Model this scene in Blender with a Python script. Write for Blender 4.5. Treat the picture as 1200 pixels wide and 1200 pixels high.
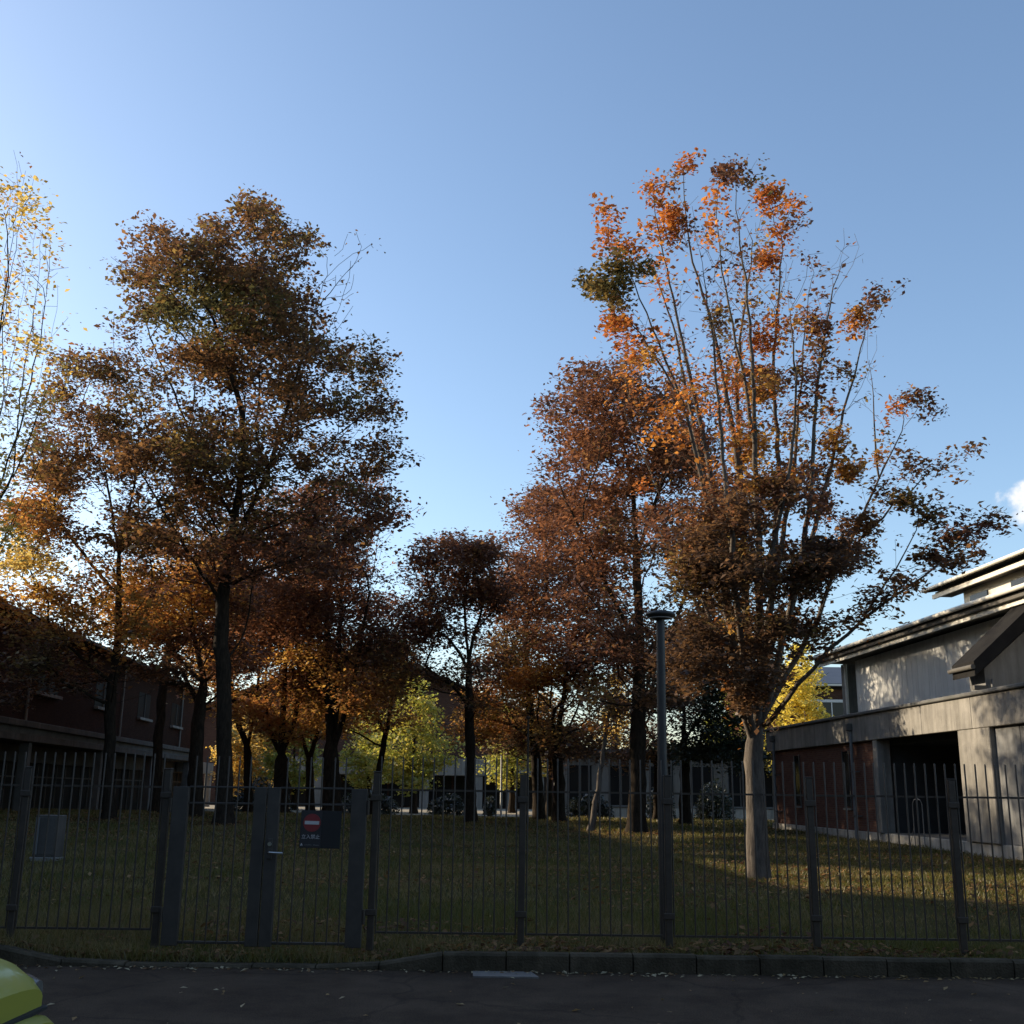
import bpy, math, random
import numpy as np
from mathutils import Vector, Matrix

for o in list(bpy.data.objects):
    bpy.data.objects.remove(o, do_unlink=True)
scene = bpy.context.scene
C = scene.collection
R = math.radians
random.seed(7)

# ------------------------------------------------------------------ camera
EYE = 1.65
FPX = 1294.0            # focal length in pixels of the 1200 px photograph
PITCH, ROLL = R(14.2), R(0.75)
_f = np.array([0, math.cos(PITCH), math.sin(PITCH)])
_u0 = np.array([0, -math.sin(PITCH), math.cos(PITCH)])
_r0 = np.array([1.0, 0, 0])
CR = math.cos(ROLL) * _r0 + math.sin(ROLL) * _u0
CU = math.cos(ROLL) * _u0 - math.sin(ROLL) * _r0
CF = _f
cam_d = bpy.data.cameras.new('camera')
cam = bpy.data.objects.new('camera', cam_d)
C.objects.link(cam)
M = Matrix.Identity(4)
for i in range(3):
    M[i][0] = CR[i]; M[i][1] = CU[i]; M[i][2] = -CF[i]
M[2][3] = EYE
cam.matrix_world = M
cam_d.sensor_width = 36.0
cam_d.lens = 36.0 * FPX / 1200.0
cam_d.clip_start = 0.05
cam_d.clip_end = 5000
scene.camera = cam

# ------------------------------------------------------------------ sky and sun
SUN_EL, SUN_AZ = R(18.0), R(-66.0)       # azimuth measured from +Y towards +X
w = bpy.data.worlds.new('World')
scene.world = w
w.use_nodes = True
nt = w.node_tree
nt.nodes.clear()
out = nt.nodes.new('ShaderNodeOutputWorld')
bg = nt.nodes.new('ShaderNodeBackground')
sky = nt.nodes.new('ShaderNodeTexSky')
sky.sky_type = 'NISHITA'
sky.sun_disc = False
sky.sun_elevation = SUN_EL
sky.sun_rotation = SUN_AZ
sky.altitude = 50
sky.air_density = 1.0
sky.dust_density = 1.15
sky.ozone_density = 2.1
bg.inputs['Strength'].default_value = 0.15
nt.links.new(bg.outputs[0], out.inputs['Surface'])
# a small fair-weather cloud low on the right
_cd = (CF + CR * (1208 - 600) / FPX - CU * (586 - 600) / FPX)
_cd = _cd / np.linalg.norm(_cd)
wtc = nt.nodes.new('ShaderNodeTexCoord')
wsub = nt.nodes.new('ShaderNodeVectorMath'); wsub.operation = 'SUBTRACT'; wsub.inputs[1].default_value = tuple(float(c) for c in _cd)
wmul = nt.nodes.new('ShaderNodeVectorMath'); wmul.operation = 'MULTIPLY'; wmul.inputs[1].default_value = (1.0, 1.0, 1.25)
wlen = nt.nodes.new('ShaderNodeVectorMath'); wlen.operation = 'LENGTH'
wmr = nt.nodes.new('ShaderNodeMapRange'); wmr.inputs['From Min'].default_value = 0.0; wmr.inputs['From Max'].default_value = 0.055
wmr.inputs['To Min'].default_value = 0.42; wmr.inputs['To Max'].default_value = -0.35
wno = nt.nodes.new('ShaderNodeTexNoise'); wno.inputs['Scale'].default_value = 42; wno.inputs['Detail'].default_value = 6; wno.inputs['Roughness'].default_value = 0.6
wad = nt.nodes.new('ShaderNodeMath'); wad.operation = 'ADD'
wrp = nt.nodes.new('ShaderNodeMapRange'); wrp.interpolation_type = 'SMOOTHSTEP'; wrp.inputs['From Min'].default_value = 0.55; wrp.inputs['From Max'].default_value = 0.85
wmx = nt.nodes.new('ShaderNodeMix'); wmx.data_type = 'RGBA'; wmx.inputs[7].default_value = (4.3, 4.3, 4.35, 1)
nt.links.new(wtc.outputs['Generated'], wsub.inputs[0]); nt.links.new(wsub.outputs[0], wmul.inputs[0]); nt.links.new(wmul.outputs[0], wlen.inputs[0])
nt.links.new(wlen.outputs['Value'], wmr.inputs['Value']); nt.links.new(wtc.outputs['Generated'], wno.inputs['Vector'])
nt.links.new(wno.outputs['Fac'], wad.inputs[0]); nt.links.new(wmr.outputs[0], wad.inputs[1]); nt.links.new(wad.outputs[0], wrp.inputs['Value'])
nt.links.new(wrp.outputs[0], wmx.inputs[0]); nt.links.new(sky.outputs[0], wmx.inputs[6]); nt.links.new(wmx.outputs[2], bg.inputs['Color'])
sun_d = bpy.data.lights.new('sun', 'SUN')
sun_d.energy = 5.0
sun_d.angle = R(0.53)
sun_d.color = (1.0, 0.84, 0.62)
sun = bpy.data.objects.new('sun', sun_d)
C.objects.link(sun)
sdir = Vector((math.sin(SUN_AZ) * math.cos(SUN_EL), math.cos(SUN_AZ) * math.cos(SUN_EL), math.sin(SUN_EL)))
sun.rotation_euler = sdir.to_track_quat('Z', 'Y').to_euler()
sun.location = sdir * 60
vs = scene.view_settings
vs.view_transform = 'Standard'
vs.look = 'None'
vs.gamma = 1.0
vs.exposure = 0.75
vs.use_curve_mapping = False
scene.cycles.use_denoising = True
scene.cycles.max_bounces = 6
scene.cycles.transparent_max_bounces = 8
scene.cycles.sample_clamp_indirect = 4.0

# ------------------------------------------------------------------ helpers
def ss(a, b, x):
    t = np.clip((x - a) / (b - a), 0, 1)
    return t * t * (3 - 2 * t)

def ground_z(x, y):
    """height of the lawn; a low mound rises on the left"""
    x = np.asarray(x, float); y = np.asarray(y, float)
    z = 0.12 + 0.10 * ss(12, 18, y) + 0.12 * ss(24, 46, y)
    z = z + 0.36 * ss(-0.5, -8, x) * ss(13, 28, y) * ss(60, 42, y)
    z = z - 0.085 * ss(12.6, 11.5, y) * ss(-4.9, -4.2, x) * ss(-.5, -1.3, x)
    z = z + 0.03 * np.sin(x * 0.9 + 1.3) * np.sin(y * 0.7) * ss(12, 15, y)
    return z

def ray(px, py):
    return CF + CR * (px - 600) / FPX - CU * (py - 600) / FPX

def at(px, py, Y):
    """point at world depth Y seen at a pixel of the photograph"""
    d = ray(px, py)
    return np.array([0, 0, EYE]) + d * (Y / d[1])

def on_ground(px, py):
    d = ray(px, py)
    t = 5.0
    for k in range(4000):
        p = np.array([0, 0, EYE]) + d * t
        if p[2] <= float(ground_z(p[0], p[1])):
            return p
        t += 0.03
    return p

def tag(o, label=None, cat=None, group=None, kind=None):
    if label: o['label'] = label
    if cat: o['category'] = cat
    if group: o['group'] = group
    if kind: o['kind'] = kind
    return o

def empty(name, loc=(0, 0, 0), rz=0.0, parent=None):
    o = bpy.data.objects.new(name, None)
    o.empty_display_size = 0.2
    o.location = Vector([float(v) for v in loc])
    o.rotation_euler = (0, 0, rz)
    o.parent = parent
    C.objects.link(o)
    return o

def link_mesh(name, me, parent=None, loc=None, rot=None):
    o = bpy.data.objects.new(name, me)
    C.objects.link(o)
    if parent: o.parent = parent
    if loc is not None: o.location = Vector([float(v) for v in loc])
    if rot is not None: o.rotation_euler = rot
    return o

def np_mesh(name, verts, faces_flat, per, mat=None, smooth=False, colors=None):
    """mesh from numpy: every face has `per` corners"""
    me = bpy.data.meshes.new(name)
    verts = np.ascontiguousarray(verts, dtype=np.float32)
    faces_flat = np.ascontiguousarray(faces_flat, dtype=np.int32).ravel()
    nf = len(faces_flat) // per
    me.vertices.add(len(verts))
    me.vertices.foreach_set('co', verts.ravel())
    me.loops.add(len(faces_flat))
    me.loops.foreach_set('vertex_index', faces_flat)
    me.polygons.add(nf)
    me.polygons.foreach_set('loop_start', np.arange(0, nf * per, per, dtype=np.int32))
    me.polygons.foreach_set('loop_total', np.full(nf, per, dtype=np.int32))
    if smooth:
        me.polygons.foreach_set('use_smooth', np.ones(nf, dtype=bool))
    me.update(calc_edges=True)
    if colors is not None:
        at_ = me.color_attributes.new('tint', 'FLOAT_COLOR', 'POINT')
        c4 = np.ones((len(verts), 4), dtype=np.float32)
        c4[:, :3] = colors
        at_.data.foreach_set('color', c4.ravel())
    if mat: me.materials.append(mat)
    return me

class MB:
    """collects shapes, builds one mesh"""
    def __init__(s):
        s.v = []; s.f = []; s.sm = []
    def add(s, verts, faces, smooth=False):
        b = len(s.v)
        s.v += [tuple(float(c) for c in p) for p in verts]
        for f in faces:
            s.f.append(tuple(b + i for i in f)); s.sm.append(smooth)
        return s
    def box(s, x0, x1, y0, y1, z0, z1, bev=0.0):
        x0, x1 = min(x0, x1), max(x0, x1); y0, y1 = min(y0, y1), max(y0, y1); z0, z1 = min(z0, z1), max(z0, z1)
        if bev <= 0:
            v = [(x, y, z) for z in (z0, z1) for y in (y0, y1) for x in (x0, x1)]
            f = [(0, 2, 3, 1), (4, 5, 7, 6), (0, 1, 5, 4), (2, 6, 7, 3), (0, 4, 6, 2), (1, 3, 7, 5)]
            return s.add(v, f)
        b = min(bev, (x1 - x0) * .45, (y1 - y0) * .45, (z1 - z0) * .45)
        v = []; idx = {}
        for cx in (0, 1):
            for cy in (0, 1):
                for cz in (0, 1):
                    X, Y, Z = (x0, x1)[cx], (y0, y1)[cy], (z0, z1)[cz]
                    dx, dy, dz = (b, -b)[cx], (b, -b)[cy], (b, -b)[cz]
                    idx[cx, cy, cz, 'x'] = len(v); v.append((X, Y + dy, Z + dz))
                    idx[cx, cy, cz, 'y'] = len(v); v.append((X + dx, Y, Z + dz))
                    idx[cx, cy, cz, 'z'] = len(v); v.append((X + dx, Y + dy, Z))
        f = []
        for c in (0, 1):
            q = [(0, 0), (0, 1), (1, 1), (1, 0)]
            if c: q = q[::-1]
            f.append(tuple(idx[c, a, d, 'x'] for a, d in q[::-1]))
            f.append(tuple(idx[a, c, d, 'y'] for a, d in q))
            f.append(tuple(idx[a, d, c, 'z'] for a, d in q[::-1]))
        for a in (0, 1):
            for d in (0, 1):
                f.append((idx[a, d, 0, 'x'], idx[a, d, 1, 'x'], idx[a, d, 1, 'y'], idx[a, d, 0, 'y']))
                f.append((idx[a, 0, d, 'x'], idx[a, 1, d, 'x'], idx[a, 1, d, 'z'], idx[a, 0, d, 'z']))
                f.append((idx[0, a, d, 'y'], idx[1, a, d, 'y'], idx[1, a, d, 'z'], idx[0, a, d, 'z']))
        for a in (0, 1):
            for d in (0, 1):
                for e in (0, 1):
                    f.append((idx[a, d, e, 'x'], idx[a, d, e, 'y'], idx[a, d, e, 'z']))
        return s.add(v, f)
    def tube(s, pts, rad, n=8, cap=True):
        pts = [np.array(p, float) for p in pts]
        if not hasattr(rad, '__len__'): rad = [rad] * len(pts)
        up = np.array([0.13, 0.27, 0.95])
        vs_ = []
        for i, p in enumerate(pts):
            t = pts[min(i + 1, len(pts) - 1)] - pts[max(i - 1, 0)]
            t = t / (np.linalg.norm(t) + 1e-9)
            a = np.cross(t, up)
            if np.linalg.norm(a) < 0.05: a = np.cross(t, np.array([1.0, 0, 0]))
            a /= np.linalg.norm(a); b = np.cross(t, a)
            for k in range(n):
                th = 2 * math.pi * k / n
                vs_.append(p + rad[i] * (math.cos(th) * a + math.sin(th) * b))
        fs = []
        for i in range(len(pts) - 1):
            for k in range(n):
                k2 = (k + 1) % n
                fs.append((i * n + k, i * n + k2, (i + 1) * n + k2, (i + 1) * n + k))
        s.add(vs_, fs, True)
        if cap:
            s.add(vs_[:n], [tuple(range(n))]); s.add(vs_[-n:], [tuple(range(n))[::-1]])
        return s
    def lathe(s, prof, c=(0, 0, 0), n=20):
        v = []; f = []
        for (r, z) in prof:
            for k in range(n):
                th = 2 * math.pi * k / n
                v.append((c[0] + r * math.cos(th), c[1] + r * math.sin(th), c[2] + z))
        for i in range(len(prof) - 1):
            for k in range(n):
                k2 = (k + 1) % n
                f.append((i * n + k, i * n + k2, (i + 1) * n + k2, (i + 1) * n + k))
        s.add(v, f, True)
        s.add(v[:n], [tuple(range(n))[::-1]]); s.add(v[-n:], [tuple(range(n))])
        return s
    def prism(s, poly, y0, y1, axis='y'):
        n = len(poly)
        def P(a, b, t):
            return {'y': (a, t, b), 'x': (t, a, b), 'z': (a, b, t)}[axis]
        v = [P(a, b, y0) for a, b in poly] + [P(a, b, y1) for a, b in poly]
        f = [tuple(range(n)), tuple(range(2 * n - 1, n - 1, -1))]
        f += [(i, i + n, (i + 1) % n + n, (i + 1) % n) for i in range(n)]
        return s.add(v, f)
    def mesh(s, name, mat, off=(0, 0, 0)):
        me = bpy.data.meshes.new(name)
        ox, oy, oz = [float(c) for c in off]
        me.from_pydata([(x - ox, y - oy, z - oz) for x, y, z in s.v], [], s.f)
        me.polygons.foreach_set('use_smooth', s.sm)
        me.update()
        import bmesh
        bm = bmesh.new(); bm.from_mesh(me)
        bmesh.ops.recalc_face_normals(bm, faces=bm.faces)
        bm.to_mesh(me); bm.free()
        if mat: me.materials.append(mat)
        return me
    def build(s, name, mat, parent=None, off=(0, 0, 0)):
        return link_mesh(name, s.mesh(name, mat, off), parent)

# ------------------------------------------------------------------ materials
def newmat(name):
    m = bpy.data.materials.new(name)
    m.use_nodes = True
    n = m.node_tree.nodes; l = m.node_tree.links
    b = n['Principled BSDF']
    return m, n, l, b

def simple(name, c1, c2=None, scale=6.0, rough=0.7, bump=0.0, bscale=None, metal=0.0, detail=6, spec=None, rough2=None):
    """two-tone weathered surface with fine relief"""
    m, n, l, b = newmat(name)
    b.inputs['Roughness'].default_value = rough
    b.inputs['Metallic'].default_value = metal
    if spec is not None: b.inputs['Specular IOR Level'].default_value = spec
    tc = n.new('ShaderNodeTexCoord')
    if c2 is None: c2 = tuple(c * 0.75 for c in c1)
    no = n.new('ShaderNodeTexNoise'); no.inputs['Scale'].default_value = scale; no.inputs['Detail'].default_value = detail
    no.inputs['Roughness'].default_value = 0.65
    l.new(tc.outputs['Object'], no.inputs['Vector'])
    rp = n.new('ShaderNodeValToRGB')
    rp.color_ramp.elements[0].position = 0.32; rp.color_ramp.elements[1].position = 0.68
    rp.color_ramp.elements[0].color = (*c2, 1); rp.color_ramp.elements[1].color = (*c1, 1)
    l.new(no.outputs['Fac'], rp.inputs['Fac']); l.new(rp.outputs['Color'], b.inputs['Base Color'])
    if rough2 is not None:
        mr = n.new('ShaderNodeMapRange'); mr.inputs['To Min'].default_value = rough; mr.inputs['To Max'].default_value = rough2
        l.new(no.outputs['Fac'], mr.inputs['Value']); l.new(mr.outputs[0], b.inputs['Roughness'])
    if bump > 0:
        nb = n.new('ShaderNodeTexNoise'); nb.inputs['Scale'].default_value = bscale or scale * 8; nb.inputs['Detail'].default_value = 4
        l.new(tc.outputs['Object'], nb.inputs['Vector'])
        bp = n.new('ShaderNodeBump'); bp.inputs['Strength'].default_value = bump; bp.inputs['Distance'].default_value = 0.02
        l.new(nb.outputs['Fac'], bp.inputs['Height']); l.new(bp.outputs['Normal'], b.inputs['Normal'])
    return m

def brickmat(name, c1, c2, mortar, plane):
    """running-bond brick far enough away to be texture; plane = axes of the wall"""
    m, n, l, b = newmat(name)
    b.inputs['Roughness'].default_value = 0.95
    b.inputs['Specular IOR Level'].default_value = 0.05
    tc = n.new('ShaderNodeTexCoord'); sp = n.new('ShaderNodeSeparateXYZ'); cb = n.new('ShaderNodeCombineXYZ')
    l.new(tc.outputs['Object'], sp.inputs[0])
    l.new(sp.outputs[plane[0]], cb.inputs[0]); l.new(sp.outputs[plane[1]], cb.inputs[1])
    br = n.new('ShaderNodeTexBrick')
    br.inputs['Scale'].default_value = 1.0
    br.inputs['Brick Width'].default_value = 0.22; br.inputs['Row Height'].default_value = 0.07
    br.inputs['Mortar Size'].default_value = 0.006
    br.inputs['Color1'].default_value = (*c1, 1); br.inputs['Color2'].default_value = (*c2, 1); br.inputs['Mortar'].default_value = (*mortar, 1)
    l.new(cb.outputs[0], br.inputs['Vector'])
    no = n.new('ShaderNodeTexNoise'); no.inputs['Scale'].default_value = 0.9; no.inputs['Detail'].default_value = 5
    l.new(tc.outputs['Object'], no.inputs['Vector'])
    mx = n.new('ShaderNodeMix'); mx.data_type = 'RGBA'; mx.blend_type = 'MULTIPLY'; mx.inputs[0].default_value = 0.5
    rp = n.new('ShaderNodeValToRGB'); rp.color_ramp.elements[0].color = (.5, .5, .5, 1); rp.color_ramp.elements[1].color = (1.2, 1.15, 1.1, 1)
    l.new(no.outputs['Fac'], rp.inputs['Fac']); l.new(br.outputs['Color'], mx.inputs[6]); l.new(rp.outputs['Color'], mx.inputs[7])
    l.new(mx.outputs[2], b.inputs['Base Color'])
    bp = n.new('ShaderNodeBump'); bp.inputs['Strength'].default_value = 0.5; bp.inputs['Distance'].default_value = 0.01
    l.new(br.outputs['Fac'], bp.inputs['Height']); bp.invert = True; l.new(bp.outputs['Normal'], b.inputs['Normal'])
    return m

def leafmat(name, trans=0.42, gloss=0.06):
    m, n, l, b = newmat(name)
    n.remove(b)
    o_ = n['Material Output']
    a = n.new('ShaderNodeVertexColor'); a.layer_name = 'tint'
    d = n.new('ShaderNodeBsdfDiffuse'); t = n.new('ShaderNodeBsdfTranslucent'); g = n.new('ShaderNodeBsdfGlossy')
    g.inputs['Roughness'].default_value = 0.45
    hs = n.new('ShaderNodeHueSaturation'); hs.inputs['Saturation'].default_value = 1.05; hs.inputs['Value'].default_value = 1.5
    l.new(a.outputs['Color'], d.inputs['Color']); l.new(a.outputs['Color'], hs.inputs['Color']); l.new(hs.outputs['Color'], t.inputs['Color'])
    mx = n.new('ShaderNodeMixShader'); mx.inputs[0].default_value = trans
    l.new(d.outputs[0], mx.inputs[1]); l.new(t.outputs[0], mx.inputs[2])
    mg = n.new('ShaderNodeMixShader'); mg.inputs[0].default_value = gloss
    l.new(mx.outputs[0], mg.inputs[1]); l.new(g.outputs[0], mg.inputs[2])
    l.new(mg.outputs[0], o_.inputs['Surface'])
    return m

def barkmat(name, c1, c2, bump=0.6):
    m, n, l, b = newmat(name)
    b.inputs['Roughness'].default_value = 0.95
    b.inputs['Specular IOR Level'].default_value = 0.08
    tc = n.new('ShaderNodeTexCoord'); mp = n.new('ShaderNodeMapping'); mp.inputs['Scale'].default_value = (9, 9, 2.2)
    l.new(tc.outputs['Object'], mp.inputs['Vector'])
    no = n.new('ShaderNodeTexNoise'); no.inputs['Scale'].default_value = 1.6; no.inputs['Detail'].default_value = 7; no.inputs['Roughness'].default_value = 0.7
    l.new(mp.outputs[0], no.inputs['Vector'])
    rp = n.new('ShaderNodeValToRGB'); rp.color_ramp.elements[0].position = .35; rp.color_ramp.elements[1].position = .66
    rp.color_ramp.elements[0].color = (*c2, 1); rp.color_ramp.elements[1].color = (*c1, 1)
    l.new(no.outputs['Fac'], rp.inputs['Fac']); l.new(rp.outputs['Color'], b.inputs['Base Color'])
    bp = n.new('ShaderNodeBump'); bp.inputs['Strength'].default_value = bump; bp.inputs['Distance'].default_value = 0.04
    l.new(no.outputs['Fac'], bp.inputs['Height']); l.new(bp.outputs['Normal'], b.inputs['Normal'])
    return m

def asphalt():
    m, n, l, b = newmat('asphalt')
    tc = n.new('ShaderNodeTexCoord')
    big = n.new('ShaderNodeTexNoise'); big.inputs['Scale'].default_value = 0.5; big.inputs['Detail'].default_value = 5
    fine = n.new('ShaderNodeTexNoise'); fine.inputs['Scale'].default_value = 90; fine.inputs['Detail'].default_value = 3
    vor = n.new('ShaderNodeTexVoronoi'); vor.inputs['Scale'].default_value = 130
    for q in (big, fine, vor): l.new(tc.outputs['Object'], q.inputs['Vector'])
    r1 = n.new('ShaderNodeValToRGB'); r1.color_ramp.elements[0].position = .3; r1.color_ramp.elements[1].position = .75
    r1.color_ramp.elements[0].color = (.055, .039, .026, 1); r1.color_ramp.elements[1].color = (.078, .056, .038, 1)
    r2 = n.new('ShaderNodeValToRGB'); r2.color_ramp.elements[0].position = .35; r2.color_ramp.elements[1].position = .8
    r2.color_ramp.elements[0].color = (.55, .55, .57, 1); r2.color_ramp.elements[1].color = (1.9, 1.9, 1.9, 1)
    l.new(big.outputs['Fac'], r1.inputs['Fac']); l.new(fine.outputs['Fac'], r2.inputs['Fac'])
    mx = n.new('ShaderNodeMix'); mx.data_type = 'RGBA'; mx.blend_type = 'MULTIPLY'; mx.inputs[0].default_value = 1
    l.new(r1.outputs['Color'], mx.inputs[6]); l.new(r2.outputs['Color'], mx.inputs[7]); l.new(mx.outputs[2], b.inputs['Base Color'])
    b.inputs['Roughness'].default_value = 0.8
    b.inputs['Specular IOR Level'].default_value = 0.1
    crk = n.new('ShaderNodeTexVoronoi'); crk.feature = 'DISTANCE_TO_EDGE'; crk.inputs['Scale'].default_value = 0.42
    wrp = n.new('ShaderNodeTexNoise'); wrp.inputs['Scale'].default_value = 2.5; wrp.inputs['Detail'].default_value = 5
    va = n.new('ShaderNodeMixRGB'); va.blend_type = 'ADD'; va.inputs[0].default_value = .35
    l.new(tc.outputs['Object'], wrp.inputs['Vector']); l.new(tc.outputs['Object'], va.inputs[1]); l.new(wrp.outputs['Color'], va.inputs[2]); l.new(va.outputs[0], crk.inputs['Vector'])
    cr = n.new('ShaderNodeValToRGB'); cr.color_ramp.elements[0].position = .004; cr.color_ramp.elements[1].position = .012
    cr.color_ramp.elements[0].color = (.72, .72, .72, 1); cr.color_ramp.elements[1].color = (1, 1, 1, 1)
    l.new(crk.outputs['Distance'], cr.inputs['Fac'])
    st = n.new('ShaderNodeTexNoise'); st.inputs['Scale'].default_value = 1.3; st.inputs['Detail'].default_value = 8; st.inputs['Roughness'].default_value = .75
    l.new(tc.outputs['Object'], st.inputs['Vector'])
    sr = n.new('ShaderNodeValToRGB'); sr.color_ramp.elements[0].position = .38; sr.color_ramp.elements[1].position = .62
    sr.color_ramp.elements[0].color = (.62, .60, .58, 1); sr.color_ramp.elements[1].color = (1.15, 1.13, 1.1, 1)
    l.new(st.outputs['Fac'], sr.inputs['Fac'])
    m2 = n.new('ShaderNodeMix'); m2.data_type = 'RGBA'; m2.blend_type = 'MULTIPLY'; m2.inputs[0].default_value = 1
    m3 = n.new('ShaderNodeMix'); m3.data_type = 'RGBA'; m3.blend_type = 'MULTIPLY'; m3.inputs[0].default_value = 1
    l.new(mx.outputs[2], m2.inputs[6]); l.new(cr.outputs['Color'], m2.inputs[7]); l.new(m2.outputs[2], m3.inputs[6]); l.new(sr.outputs['Color'], m3.inputs[7])
    l.new(m3.outputs[2], b.inputs['Base Color'])
    bp = n.new('ShaderNodeBump'); bp.inputs['Strength'].default_value = .7; bp.inputs['Distance'].default_value = .006
    l.new(vor.outputs['Distance'], bp.inputs['Height']); l.new(bp.outputs['Normal'], b.inputs['Normal'])
    return m

def glassmat(name, tint=(0.018, 0.018, 0.018), rough=0.12):
    m, n, l, b = newmat(name)
    b.inputs['Base Color'].default_value = (*tint, 1); b.inputs['Roughness'].default_value = rough
    b.inputs['Specular IOR Level'].default_value = 0.22
    return m

MAT = {}
MAT['asphalt'] = asphalt()
MAT['soil'] = simple('lawn_soil', (.078, .064, .028), (.050, .043, .020), 2.2, 1.0, .6, 40, spec=.0)
MAT['earth'] = simple('plaza_earth', (.30, .26, .19), (.20, .17, .12), .6, .95, .3, 30)
MAT['far_ground'] = simple('far_ground', (.10, .10, .07), (.06, .06, .045), .2, .95)
MAT['kerb'] = simple('kerb_concrete', (.115, .092, .063), (.048, .040, .026), 2.6, .95, .7, 45, spec=.08)
MAT['drain'] = simple('drain_concrete', (.185, .165, .145), (.120, .108, .095), 9, .8, .25, 80)
MAT['steel'] = simple('fence_steel', (.078, .060, .043), (.050, .039, .029), 14, .45, 0, metal=.35, rough2=.6)
MAT['gate_steel'] = simple('gate_steel', (.074, .062, .049), (.048, .040, .032), 7, .5, 0, metal=.2, rough2=.62)
MAT['chrome'] = simple('satin_steel', (.62, .62, .60), (.5, .5, .48), 30, .3, 0, metal=.9)
MAT['pole'] = simple('pole_paint', (.046, .041, .035), (.033, .030, .026), 6, .5, 0, metal=.2)
MAT['concrete'] = simple('weathered_concrete', (.29, .27, .235), (.165, .155, .135), 1.1, .9, .25, 30)
MAT['concrete_shaded'] = simple('shaded_concrete', (.120, .105, .088), (.066, .058, .049), 1.1, .9, .25, 30)  # darker copy of the concrete, with the left building's shade put into the colour
MAT['concrete_dark'] = simple('dark_concrete', (.14, .135, .125), (.08, .08, .07), 1.6, .9, .3, 30)
MAT['plinth'] = simple('plinth_concrete', (.46, .43, .37), (.32, .30, .26), 1.4, .9, .25, 30)
MAT['cladding'] = simple('white_cladding', (.62, .61, .57), (.53, .52, .49), .8, .55, .06, 12)
MAT['cream'] = simple('cream_trim', (.70, .66, .56), (.58, .55, .47), 2, .55)
MAT['soffit'] = simple('soffit', (.11, .10, .085), (.07, .065, .055), 3, .8)
MAT['roof'] = simple('slate_roof', (.026, .025, .024), (.017, .016, .016), 2, .95, .3, 20, spec=.03)
MAT['roof_far'] = simple('blue_slate_roof', (.075, .085, .105), (.055, .063, .08), 1.2, .55, .2, 14)
MAT['grey_wall'] = simple('grey_render', (.20, .20, .195), (.15, .15, .145), 1.3, .85, .15, 25)
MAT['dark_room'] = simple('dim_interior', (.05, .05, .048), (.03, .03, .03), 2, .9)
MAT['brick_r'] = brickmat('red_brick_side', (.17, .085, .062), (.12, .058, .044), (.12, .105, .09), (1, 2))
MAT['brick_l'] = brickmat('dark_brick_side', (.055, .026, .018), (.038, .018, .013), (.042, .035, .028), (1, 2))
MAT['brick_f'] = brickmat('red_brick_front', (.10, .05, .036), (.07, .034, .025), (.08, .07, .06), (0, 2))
MAT['pale_wall'] = simple('pale_render', (.22, .205, .18), (.16, .15, .135), .9, .85)
MAT['glass'] = glassmat('dark_glass')
MAT['glass_dull'] = glassmat('dull_glass', (.016, .015, .014), .55)  # rough, low-specular panes that keep bright reflections down
MAT['glass_dull'].node_tree.nodes['Principled BSDF'].inputs['Specular IOR Level'].default_value = .06
MAT['white_trim'] = simple('white_trim', (.62, .62, .60), (.5, .5, .48), 3, .5)
MAT['bark'] = barkmat('dark_bark', (.046, .034, .023), (.016, .012, .009), .9)
MAT['bark_grey'] = barkmat('grey_bark', (.155, .132, .108), (.060, .050, .042), .55)
MAT['leaf'] = leafmat('autumn_leaf')
MAT['leaf_dark'] = leafmat('evergreen_leaf', .22, .10)
MAT['grass'] = leafmat('grass_blade', .35, .03)
MAT['litter'] = leafmat('dry_leaf', .25, .02)

def streaks(m, amt=.55):
    """rain streaks running down a wall material"""
    n = m.node_tree.nodes; l = m.node_tree.links; b = n['Principled BSDF']
    src = b.inputs['Base Color'].links[0].from_socket
    tc = n.new('ShaderNodeTexCoord'); mp = n.new('ShaderNodeMapping'); mp.inputs['Scale'].default_value = (3.2, 3.2, .28)
    no = n.new('ShaderNodeTexNoise'); no.inputs['Scale'].default_value = 1.4; no.inputs['Detail'].default_value = 7; no.inputs['Roughness'].default_value = .7
    rp = n.new('ShaderNodeValToRGB'); rp.color_ramp.elements[0].position = .36; rp.color_ramp.elements[1].position = .6
    rp.color_ramp.elements[0].color = (.42, .40, .37, 1); rp.color_ramp.elements[1].color = (1.06, 1.05, 1.04, 1)
    mx = n.new('ShaderNodeMix'); mx.data_type = 'RGBA'; mx.blend_type = 'MULTIPLY'; mx.inputs[0].default_value = amt
    l.new(tc.outputs['Object'], mp.inputs['Vector']); l.new(mp.outputs[0], no.inputs['Vector']); l.new(no.outputs['Fac'], rp.inputs['Fac'])
    l.new(src, mx.inputs[6]); l.new(rp.outputs['Color'], mx.inputs[7]); l.new(mx.outputs[2], b.inputs['Base Color'])
for k_ in ('concrete', 'concrete_shaded', 'plinth', 'grey_wall', 'pale_wall', 'kerb'): streaks(MAT[k_])
streaks(MAT['cladding'], .28)

# ------------------------------------------------------------------ the setting
def sheet(name, x0, x1, y0, y1, z, mat, nx=1, ny=1, fz=None):
    xs = np.linspace(x0, x1, nx + 1); ys = np.linspace(y0, y1, ny + 1)
    X, Y = np.meshgrid(xs, ys)
    Z = np.full_like(X, z) if fz is None else fz(X, Y)
    v = np.stack([X.ravel(), Y.ravel(), Z.ravel()], 1)
    i = np.arange(ny)[:, None] * (nx + 1) + np.arange(nx)[None, :]
    f = np.stack([i, i + 1, i + nx + 2, i + nx + 1], -1).reshape(-1, 4)
    return tag(link_mesh(name, np_mesh(name, v, f, 4, mat, True)), kind='structure')

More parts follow.
